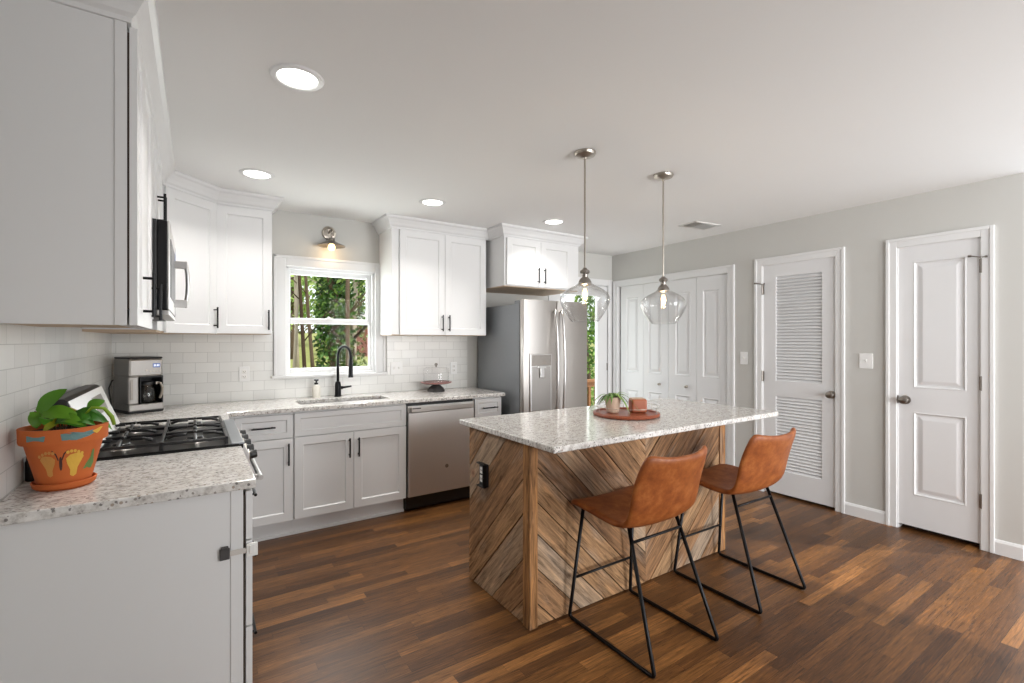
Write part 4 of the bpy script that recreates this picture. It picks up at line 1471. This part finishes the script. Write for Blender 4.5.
def leaf_blade(mb, base, direction, length, width, droop, up=(0, 0, 1), n=6, fold=.15, heart=False):
    """one leaf: a strip of quads with a centre line, curving down by droop"""
    base, d, up = Vector(base), Vector(direction).normalized(), Vector(up)
    side = d.cross(up)
    if side.length < .01:
        side = Vector((1, 0, 0))
    side.normalize()
    nrm = side.cross(d).normalized()
    rows = []
    for i in range(n + 1):
        u = i / n
        if heart:
            wv = width * (1.25 * (u ** .55) * (1 - u) ** .75 * 1.45 if u > 0 else .0)
            if i == 0:
                wv = width * .45
        else:
            wv = width * max(.02, math.sin(PI * min(1, .12 + .88 * u)) ** .7) * (1 if u < 1 else .1)
        c_ = base + d * (length * u) + Vector((0, 0, -droop * u * u * length)) + nrm * (.12 * length * math.sin(PI * u))
        rows.append([tuple(c_ - side * wv * .5 + nrm * wv * fold), tuple(c_), tuple(c_ + side * wv * .5 + nrm * wv * fold)])
    mb.sheet(rows)


t = thing('spider_plant', 'small spider plant in a pale clay pot on the wooden tray', 'potted plant', (2.205, 2.155, .929))
MB().lathe([(0, 0), (.034, 0), (.038, .004), (.050, .078), (.050, .098), (.044, .098), (.042, .088), (0, .088)], 28).build('pot', M['palepot'], t, smooth='auto')
MB().lathe([(0, .0905), (.041, .0905)], 20).build('soil', M['soil'], t)
random.seed(3)
mb = MB()
for k in range(20):
    a = 2 * PI * k / 20 + random.uniform(-.2, .2)
    el = random.uniform(.25, .9)
    l_ = random.uniform(.075, .125)
    leaf_blade(mb, (.012 * math.cos(a), .012 * math.sin(a), .092), (math.cos(a) * math.cos(el), math.sin(a) * math.cos(el), math.sin(el)), l_, .017, random.uniform(.5, 1.1))
for a, l_ in ((-.85, .17), (2.3, .155), (2.7, .17)):
    leaf_blade(mb, (.015 * math.cos(a), .015 * math.sin(a), .092), (math.cos(a) * .9, math.sin(a) * .9, .45), l_, .016, .95)
mb.build('leaves', M['succulent'], t, smooth=True, solid=.001)
t = thing('candle_cup', 'square terracotta candle cup on the right of the tray', 'candle', (2.345, 2.075, .929), math.radians(-33))
hw = .048
MB().box(-hw, hw, -hw, hw, 0, .086).build('cup', M['candle'], t, bevel=.012, seg=4, smooth='auto')
MB().box(-hw + .006, hw - .006, -hw + .006, hw - .006, .0855, .0875).build('wax', M['palepot'], t, bevel=.004)

# ------------------------------------------------------------------ painted terracotta pot with pothos
px, py, pz = -.352, 2.085, .914
t = thing('plant_saucer', 'terracotta saucer under the painted plant pot', 'saucer', (px, py, pz))
MB().lathe([(0, 0), (.066, 0), (.076, .008), (.080, .022), (.076, .024), (.071, .012), (0, .009)], 40).build('dish', M['terracotta'], t, smooth='auto')
t = thing('potted_pothos', 'pothos in a terracotta pot painted with a footprint butterfly', 'potted plant', (px, py, pz + .0095))
PR0, PR1, PH = .064, .100, .186
def pot_r(z):
    return PR0 + (.096 - PR0) * z / .138 if z < .138 else .1082 + .001 * (z - .145) / .04
MB().lathe([(0, 0), (PR0, 0), (.096, .138), (.106, .138), (.108, .145), (.109, PH), (.099, PH), (.096, .165), (0, .165)], 48).build('pot', M['terracotta'], t, smooth='auto')
MB().lathe([(0, .168), (.0965, .170)], 24).build('soil', M['soil'], t)
# direction towards the camera: painted marks centre on it
ac = math.atan2(-py, -px)


def painted(name, outline, a0, z0, m, scale=.82, lift=.0009):
    """flat painted patch lying on the pot wall: outline in metres (along wall to the right, up)"""
    mb = MB()
    n = len(outline)
    cu = sum(p[0] for p in outline) / n
    cv = sum(p[1] for p in outline) / n
    vs = []
    for f in (0, .5, 1):
        for p in outline:
            u, v = cu + (p[0] - cu) * f, cv + (p[1] - cv) * f
            z = z0 + v * scale
            r = pot_r(max(0, min(PH, z))) + lift
            a = a0 + u * scale / r
            vs.append((r * math.cos(a), r * math.sin(a), z))
    fs = []
    for k in range(2):
        for i in range(n):
            j = (i + 1) % n
            fs.append((k * n + i, k * n + j, (k + 1) * n + j, (k + 1) * n + i))
    return mb.add(vs, fs).build(name, m, t)


def ell(cx_, cy_, rx, ry, rot=0, n=16):
    return [(cx_ + rx * math.cos(2 * PI * k / n) * math.cos(rot) - ry * math.sin(2 * PI * k / n) * math.sin(rot),
             cy_ + rx * math.cos(2 * PI * k / n) * math.sin(rot) + ry * math.sin(2 * PI * k / n) * math.cos(rot)) for k in range(n)]


foot_l = [(-.012, -.040), (-.004, -.046), (.004, -.040), (.003, -.020), (.010, .004), (.012, .022), (.002, .034), (-.016, .038), (-.030, .034), (-.034, .022), (-.026, .006), (-.016, -.015)]
foot_r = [(-x * 1.05, y) for x, y in reversed(foot_l)]
painted('footprint', [(x - .026, y) for x, y in foot_l], ac - .12, .074, M['gold'])
painted('footprint', [(x * 1.1 + .030, y * 1.1) for x, y in foot_r], ac - .12, .073, M['yellow'])
for sx, m in ((-1, M['gold']), (1, M['yellow'])):
    for k in range(5):
        painted('toe_print', ell(sx * (.018 + .0105 * k) + (.004 if sx > 0 else -.002), .047 + (.006 * math.sin(k * .9)) - .002 * k, .0048, .0065), ac - .12, .074, m)
painted('butterfly_body', ell(.001, .004, .0045, .028), ac - .12, .074, M['darkpaint'], lift=.0012)
painted('butterfly_wing_outline', [(-.004, .020), (-.010, .044), (-.022, .060), (-.024, .058), (-.013, .042), (-.007, .018)], ac - .12, .073, M['darkpaint'])
painted('butterfly_wing_outline', [(.006, .018), (.012, .042), (.022, .058), (.024, .060), (.010, .046), (.003, .020)], ac - .12, .073, M['darkpaint'])
painted('green_patch', [(-.018, -.030), (.016, -.034), (.024, -.012), (.018, .012), (.012, .044), (.004, .040), (.002, .012), (-.010, -.008)], ac + .78, .074, M['green'])
painted('teal_patch', [(-.052, -.012), (-.01, -.016), (.03, -.006), (.05, .004), (.044, .016), (.01, .010), (-.02, .016), (-.056, .012)], ac + .33, .163, M['teal'])
painted('teal_patch', [(-.03, -.012), (.03, -.012), (.034, .008), (-.03, .010)], ac - .66, .163, M['teal'])
painted('yellow_patch', [(-.016, .010), (.020, .022), (.030, .020), (.012, .004), (.002, -.002)], ac + .74, .163, M['yellow'], lift=.0016)
# pothos: stems and heart shaped leaves, placed about the pot. r = right as seen from the camera, f = towards it
rv = Vector((math.cos(ac + PI / 2), math.sin(ac + PI / 2), 0))
fv = Vector((math.cos(ac), math.sin(ac), 0))
LEAVES = [  # right, toward, up, direction(right,toward,up), length, width, droop
    (-.058, .0, .232, (.62, .1, .80), .105, .062, .1), (-.052, .02, .226, (.95, .25, .05), .095, .075, .25), (-.070, -.01, .236, (.1, .2, -.95), .055, .046, .0),
    (.06, -.02, .225, (.5, -.5, .55), .07, .05, .2), (-.02, .035, .205, (.9, .4, .15), .085, .065, .5), (-.01, .03, .206, (.7, .6, .25), .075, .056, .5), (.025, .02, .220, (.9, .2, .1), .085, .058, .5),
    (.015, .035, .206, (.8, .5, .2), .07, .055, .5), (-.04, .03, .205, (-.1, .8, .35), .062, .05, .45), (.045, .0, .216, (.9, .2, .0), .075, .048, .8),
    (.015, -.04, .215, (.4, -.8, .2), .08, .06, .5), (-.04, -.05, .205, (-.4, -.8, .2), .07, .055, .6), (.045, .03, .206, (.7, .6, .25), .062, .048, .45),
    (.0, .0, .205, (-.6, .5, .2), .07, .055, .7)]
lm, sm = MB(), MB()
random.seed(11)
for r_, f_, z_, dv, l_, w_, dr_ in LEAVES:
    p = rv * r_ + fv * f_ + Vector((0, 0, z_))
    d = rv * dv[0] + fv * dv[1] + Vector((0, 0, dv[2]))
    leaf_blade(lm, p, d, l_, w_, dr_, up=tuple((Vector((0, 0, 1)) + fv * .9).normalized()), n=8, fold=.10, heart=True)
    root = rv * (r_ * .5) + fv * (f_ * .5) + Vector((0, 0, .166))
    sm.tube([root, (root * .6 + p * .4) + Vector((0, 0, .03)), p], .0022, 6)
# the trailing vine that hangs over the rim
vine = [rv * .04 + fv * .03 + Vector((0, 0, .21)), rv * .065 + fv * .035 + Vector((0, 0, .240)), rv * .095 + fv * .04 + Vector((0, 0, .236)), rv * .115 + fv * .04 + Vector((0, 0, .205)), rv * .121 + fv * .04 + Vector((0, 0, .178))]
lm.tube(vine, [.003, .0045, .0055, .0065, .005], 8)
lm.build('leaves', M['pothos'], t, smooth=True)
sm.build('stems', M['stem'], t, smooth=True)

# ------------------------------------------------------------------ bar stools
SX, SYC = 1.768, 0
st = thing('bar_stool', 'tan leather bar stool nearer the camera at the island', 'bar stool', (1.772, 1.56, 0), 0, 'bar stools at the island')
prof = [(.258, .566), (.250, .582), (.20, .592), (.12, .588), (.03, .576), (-.06, .568), (-.115, .574), (-.152, .604), (-.176, .664), (-.196, .730), (-.216, .792), (-.238, .850), (-.254, .892)]
halfw = [.198, .220, .232, .234, .233, .231, .229, .228, .226, .224, .221, .213, .190]
nj = 10
grid = []
for i, (y, z) in enumerate(prof):
    a = prof[max(0, i - 1)]
    b_ = prof[min(len(prof) - 1, i + 1)]
    tv = Vector((b_[0] - a[0], b_[1] - a[1])).normalized()
    nv = Vector((tv.y, -tv.x))   # towards the sitter
    if nv.y < 0 and i < 6:
        nv = -nv
    if i >= 6 and nv.x < 0:
        nv = -nv
    curl = .014 if i < 6 else .014 + .034 * min(1, (i - 5) / 4)
    row = []
    for j in range(nj + 1):
        s = -1 + 2 * j / nj
        c_ = curl * abs(s) ** 2.6
        row.append((s * halfw[i], y + nv.x * c_, z + nv.y * c_))
    grid.append(row)
sh = MB().sheet(grid).build('seat_shell', M['leather'], st, smooth=True, solid=.030, sub=2, offset=1)
part(sh, 'tan leather bucket seat and backrest in one shell')
r = .0088
for s, nm in ((-1, 'left'), (1, 'right')):
    fx_, bx = s * .198, s * .160
    A = Vector((s * .178, .196, .562))
    B = Vector((s * .217, .252, .03))
    B1 = Vector((s * .2125, .268, .008))
    D1 = Vector((s * .213, -.256, .008))
    D = Vector((s * .216, -.268, .03))
    E_ = Vector((s * .162, -.085, .550))
    pts = [A, B]
    for k in range(1, 4):
        u = k / 4
        pts.append(B * (1 - u) ** 2 + Vector((s * .217, .256, .0095)) * 2 * u * (1 - u) + Vector((s * .217, .236, .0095)) * u * u)
    pts += [Vector((s * .217, .236, .0095)), Vector((s * .217, -.250, .0095))]
    for k in range(1, 4):
        u = k / 4
        pts.append(Vector((s * .217, -.250, .0095)) * (1 - u) ** 2 + Vector((s * .217, -.276, .0095)) * 2 * u * (1 - u) + D * u * u)
    pts += [D, E_]
    MB().tube(pts, r, 10).build('sled_leg', M['black'], st, smooth=True)
MB().tube([(-.160, -.084, .552), (-.176, .200, .560)], .007, 8).tube([(.160, -.084, .552), (.176, .200, .560)], .007, 8).tube([(-.172, .17, .558), (.172, .17, .558)], .007, 8).tube([(-.16, -.06, .558), (.16, -.06, .558)], .007, 8).build('seat_frame', M['black'], st, smooth=True)
MB().tube([(-.203, .234, .205), (.203, .234, .205)], .0065, 8).build('footrest', M['black'], st, smooth=True)
MB().tube([(-.169, -.108, .490), (.169, -.108, .490)], .0065, 8).build('rear_stretcher', M['black'], st, smooth=True)
copy_thing(st, (2.590, 1.562, 0), 'tan leather bar stool farther away by the island corner', math.radians(-1.0))

# ------------------------------------------------------------------ pendants
pd = thing('pendant_light', 'left glass pendant light over the island', 'pendant light', (1.822, 1.995, ZC), 0, 'pendants over the island')
MB().lathe([(0, 0), (.062, 0), (.062, -.008), (.056, -.018), (.030, -.026), (.012, -.030), (.008, -.038), (0, -.038)], 28).build('canopy', M['nickel'], pd, smooth='auto')
MB().cyl((0, 0, -.035), (0, 0, -.655), .0055, seg=10).build('rod', M['nickel'], pd, smooth='auto')
MB().lathe([(0, -.648), (.010, -.648), (.014, -.655), (.026, -.664), (.028, -.674), (.018, -.684), (.017, -.700), (.028, -.712), (.036, -.726), (.037, -.742), (.030, -.746), (.028, -.744), (0, -.744)], 24).build('socket', M['pewter'], pd, smooth='auto')
sh_p = [(.034, -.726), (.044, -.740), (.066, -.752), (.098, -.768), (.124, -.788), (.138, -.810), (.141, -.828), (.135, -.852), (.121, -.882), (.103, -.912), (.086, -.938), (.076, -.950), (.0725, -.950)]
sh_o = sh_p + [(r_ - .003, z_ - .0015) for r_, z_ in reversed(sh_p[:-2])]
MB().lathe(sh_o, 40).build('glass_shade', M['shade'], pd, smooth=True)
MB().lathe([(.012, -.744), (.013, -.758), (.022, -.775), (.026, -.800), (.023, -.828), (.012, -.848), (0, -.852)], 20).build('bulb_glass', M['glass'], pd, smooth=True)
mb = MB()
for k in range(6):
    a = 2 * PI * k / 6
    mb.tube([(.006 * math.cos(a), .006 * math.sin(a), -.765), (.011 * math.cos(a), .011 * math.sin(a), -.790), (.008 * math.cos(a), .008 * math.sin(a), -.828)], .0032, 6)
mb.build('filament', M['bulb'], pd, smooth=True)
lamp('bulb_lamp', 'POINT', (0, 0, -.80), (0, 0, 0), 2.2, (1, .74, .45), pd, shadow_soft_size=.02)
copy_thing(pd, (2.482, 1.985, ZC), 'right glass pendant light over the island')

# ------------------------------------------------------------------ recessed ceiling lights
cn = thing('recessed_light', 'round recessed ceiling light nearest the camera, above the left counter', 'ceiling light', (.342, 2.066, ZC), 0, 'recessed lights in the ceiling')
MB().lathe([(.074, -.004), (.078, -.008), (.096, -.006), (.101, -.0005), (.074, -.0005)], 40, closed=True).build('trim_ring', M['trim'], cn, smooth='auto')
MB().lathe([(0, -.0035), (.0755, -.0035), (.0755, -.0015), (0, -.0015)], 40).build('lens', M['lens'], cn)
lamp('down_light', 'AREA', (0, 0, -.012), (0, 0, 0), CAN_W, (1.0, .965, .925), cn, shape='DISK', size=.145, spread=math.radians(122))
for loc, lb in (((.325, 3.40, ZC), 'recessed ceiling light in front of the narrow cabinet left of the window'),
                ((1.505, 3.35, ZC), 'recessed ceiling light in front of the cabinet right of the window'),
                ((2.645, 3.30, ZC), 'recessed ceiling light in front of the refrigerator cabinet')):
    copy_thing(cn, loc, lb)

# ceiling vent
t = thing('ceiling_vent', 'white ceiling air vent near the louvred door', 'air vent', (3.842, 2.665, ZC), math.radians(-6))
w2, h2 = .165, .10
mb = MB().box(-w2, w2, -h2, -h2 + .022, -.008, 0).box(-w2, w2, h2 - .022, h2, -.008, 0).box(-w2, -w2 + .022, -h2, h2, -.008, 0).box(w2 - .022, w2, -h2, h2, -.008, 0)
mb.build('frame', M['vent'], t, bevel=.002)
MB().box(-w2 + .02, w2 - .02, -h2 + .02, h2 - .02, -.0015, -.0005).build('duct', M['ventdark'], t)
mb = MB()
for k in range(7):
    y = -h2 + .032 + k * (2 * h2 - .064) / 6
    q = T(0, y, -.006) @ Matrix.Rotation(math.radians(40), 4, 'X')
    mb.box(-.055, w2 - .024, -.010, .010, -.0008, .0008, q)
for k in range(4):
    x = -w2 + .034 + k * .022
    q = T(x, 0, -.006) @ Matrix.Rotation(math.radians(-40), 4, 'Y')
    mb.box(-.009, .009, -h2 + .022, h2 - .022, -.0008, .0008, q)
mb.build('slats', M['vent'], t)

# sconce above the window
sx, sz = .950, 2.255
t = thing('wall_sconce', 'brushed nickel wall sconce with a flared shade above the window', 'wall light', (sx, YB, sz))
q = Matrix.Rotation(PI / 2, 4, 'X')
MB().lathe([(0, 0), (.058, 0), (.058, .010), (.052, .018), (.040, .020), (.036, .014), (0, .014)], 32, Matrix.Translation((0, 0, .045)) @ q).build('backplate', M['nickel'], t, smooth='auto')
MB().tube([(0, -.01, .045), (0, -.05, .058), (0, -.085, .052), (0, -.10, .025), (0, -.10, -.012)], .008, 10).build('arm', M['nickel'], t, smooth=True)
MB().lathe([(.012, -.008), (.024, -.012), (.024, -.030), (.030, -.040), (.060, -.054), (.110, -.078), (.108, -.081), (.058, -.058), (.026, -.044), (.012, -.04)], 36, T(0, -.10, 0)).build('shade', M['pewter'], t, smooth='auto')
MB().lathe([(0, -.042), (.012, -.048), (.014, -.058), (.027, -.078), (.029, -.094), (.022, -.110), (.010, -.117), (0, -.118)], 20, T(0, -.10, 0)).build('bulb', M['bulb'], t, smooth=True)
lamp('sconce_lamp', 'POINT', (0, -.10, -.135), (0, 0, 0), .45, (1, .72, .42), t, shadow_soft_size=.03)

# ------------------------------------------------------------------ outdoors
random.seed(21)


def ground_z(y):
    return -.25 + max(0, y - 5) * .05


mb = MB()
rows = []
for i in range(14):
    y = 4.45 + i * 3.6
    rows.append([(x, y, ground_z(y) + .12 * math.sin(x * .7 + y)) for x in range(-14, 62, 4)])
mb.sheet(rows)
struct(mb, 'ground', M['grass'], 'sunlit spring lawn seen through the sink window', 'lawn', smooth=True)


def leaf_cloud(mb, n, center, rad, size, squash=None):
    for _ in range(n):
        while True:
            p = Vector((random.uniform(-1, 1), random.uniform(-1, 1), random.uniform(-1, 1)))
            if p.length < 1:
                break
        p = Vector((center[0] + p.x * rad[0], center[1] + p.y * rad[1], center[2] + p.z * rad[2]))
        a = Vector((random.uniform(-1, 1), random.uniform(-1, 1), random.uniform(-1, 1))).normalized()
        b = a.orthogonal().normalized()
        s = size * random.uniform(.6, 1.3)
        c_ = a.cross(b)
        mb.add([tuple(p - b * s), tuple(p + c_ * s * .55), tuple(p + b * s), tuple(p - c_ * s * .55)], [(0, 1, 2, 3)])


def trunk(mb, x, y, h, r, lean=(0, 0), branches=0):
    z0 = ground_z(y) - .2
    pts, rs = [], []
    for i in range(8):
        u = i / 7
        pts.append((x + lean[0] * u * h + .05 * math.sin(5 * u + x), y + lean[1] * u * h, z0 + h * u))
        rs.append(r * (1.25 - .9 * u) if i else r * 1.5)
    mb.tube(pts, rs, 10)
    for k in range(branches):
        u = random.uniform(.2, .9)
        b = Vector((x + lean[0] * u * h, y + lean[1] * u * h, z0 + h * u))
        a = random.uniform(0, 2 * PI)
        l_ = random.uniform(.8, 2.2)
        e = b + Vector((math.cos(a) * l_, math.sin(a) * l_ * .6, l_ * random.uniform(.4, 1.1)))
        mb.tube([b, (b + e) / 2 + Vector((0, 0, .12)), e], [r * .4, r * .26, r * .1], 6)


def at(u, Y):
    """world X of image column u at depth Y (used to plan the garden once, from the plan of the room)"""
    a = (u - 512) / 475.145
    cs, sn = math.cos(.5879), math.sin(.5879)
    return (a * cs + sn) / (-a * sn + cs) * Y


def tree(label, u, Y, h, r, bark, lean=(0, 0), branches=5, crown=None, crown_m='fresh', ivy=0, group='trees in the garden'):
    x = at(u, Y)
    t = thing('tree', label, 'tree', (0, 0, 0), 0, group)
    mb = MB()
    trunk(mb, x, Y, h, r, lean, branches)
    mb.build('trunk', M[bark], t, smooth=True)
    if ivy:
        mb = MB()
        for k in range(ivy):
            uz = random.random() ** .8
            a = random.uniform(0, 2 * PI)
            rr = r * .9 + random.random() ** .6 * .26 * (1.25 - .6 * uz)
            p = (x + lean[0] * uz * h + rr * math.cos(a), Y + rr * math.sin(a) * .9, ground_z(Y) + uz * h * .95)
            leaf_cloud(mb, 3, p, (.09, .09, .12), .065)
        mb.build('ivy', M['ivy'], t)
    if crown:
        mb = MB()
        for (dx, dz, rr, n) in crown:
            leaf_cloud(mb, n, (x + dx, Y, ground_z(Y) + dz), (rr, rr, rr * .8), .14)
        mb.build('crown', M[crown_m], t)
    return t


tree('thick ivy covered tree in the middle of the sink window', 335, 11.0, 7.5, .12, 'bark', (0.0, .0), 4, None, 'ivy', 2600)
tree('second ivy hung tree right behind the main ivy tree', 354, 15.0, 8, .09, 'barkl', (.02, 0), 5, [(.3, 4.6, 1.2, 400)], 'ivy', 700)
tree('reddish bare trunk right of the ivy tree', 348, 10.0, 7, .045, 'bark', (.015, 0), 5)
tree('dark leaning trunk at the right side of the sink window', 356, 12.0, 7, .075, 'barkd', (-.06, 0), 5)
tree('slim dark trunk at the left of the sink window', 304, 9.5, 7, .032, 'barkd', (-.02, 0), 7)
tree('pale leaning trunk at the far left of the sink window', 290, 12.0, 8, .035, 'barkl', (.07, 0), 8)
tree('pale upright trunk near the left window edge', 297, 16.0, 9, .045, 'barkl', (.0, 0), 8, [(-.6, 5.4, 1.8, 500)], 'fresh')
tree('bare brown trunk leaning left of the ivy tree', 314, 13.0, 8, .04, 'bark', (-.05, 0), 7)
tree('light green tree far behind the lawn at the left', 292, 22.0, 10, .12, 'bark', (0, 0), 6, [(-1, 3.4, 1.8, 900), (1.3, 4.4, 1.8, 800), (-.6, 1.9, 1.2, 500)])
tree('light green tree far behind the lawn at the right', 360, 28.5, 10, .14, 'bark', (0, 0), 6, [(0, 4.4, 2.2, 900), (1.6, 2.6, 1.5, 600), (-1.5, 5.0, 1.8, 600)])
tree('tall pale green tree behind the ivy tree', 320, 32.0, 12, .14, 'barkl', (0, 0), 6, [(-3, 4.0, 2.4, 1200), (0.0, 5.4, 2.4, 1000), (-.5, 2.8, 2.0, 800)])
mb = MB()
for k in range(90):
    Y = 36 + random.uniform(-1.5, 1.5)
    leaf_cloud(mb, 70, (-12 + k * .62, Y, ground_z(Y) + random.uniform(.6, 2.8)), (1.2, .9, 1.3), .16)
tag(mb.build('undergrowth', M['brush']), 'brown green undergrowth along the far edge of the lawn', 'undergrowth', kind='stuff')

# shed
Y = 22.0
x0 = at(356.5, Y)
t = thing('garden_shed', 'red brown shed with pale roof seen through the sink window', 'shed', (x0, Y, ground_z(Y) - .1))
MB().box(0, 3.4, 0, 3, 0, 1.55).build('walls', M['barn'], t)
MB().prism([(-.25, 1.5), (1.7, 2.35), (3.65, 1.5), (3.65, 1.62), (1.7, 2.5), (-.25, 1.62)], -.3, 3.3, 'y').build('roof', M['roof'], t)
MB().box(1.2, 2.1, -.03, 0, .0, 1.4).build('shed_door', M['barkd'], t)

# deck outside the patio door
t = thing('deck', 'cedar deck with railing outside the patio door', 'deck', (3.2, YB + .16, -.16))
mb = MB()
for k in range(10):
    mb.box(-.3, 3.2, .02 + k * .145, .158 + k * .145, -.03, 0)
mb.build('deck_boards', M['deckwood'], t)
rl = MB().box(-.3, 3.2, 1.36, 1.50, .86, .90).box(-.3, 3.2, 1.40, 1.44, .78, .86).box(-.3, 3.2, 1.40, 1.44, .08, .16).build('rails', M['deckwood'], t)
for k in range(24):
    x = -.26 + k * .145
    MB().box(x, x + .038, 1.405, 1.443, .0, .80).build('baluster', M['deckwood'], t)
for k in range(6):
    x = 4.6 + k * .75
    y = 6.6 + (k % 2) * .8
    s = thing('shrub', ['leafy green shrub nearest the patio door glass', 'leafy green shrub second beyond the deck railing', 'leafy green shrub third beyond the deck railing',
                        'leafy green shrub fourth beyond the deck railing', 'leafy green shrub fifth beyond the deck railing', 'leafy green shrub last beyond the deck railing'][k], 'shrub', (x, y, -.2), 0, 'shrubs beyond the deck')
    mb = MB()
    leaf_cloud(mb, 1000, (0, 0, 1.45), (.37, .37, 1.5), .05)
    mb.build('foliage', M['hedge'], s)
    MB().tube([(0, 0, -.05), (.03, 0, .8), (0, .05, 1.8)], [.05, .04, .02], 8).build('stem', M['bark'], s, smooth=True)
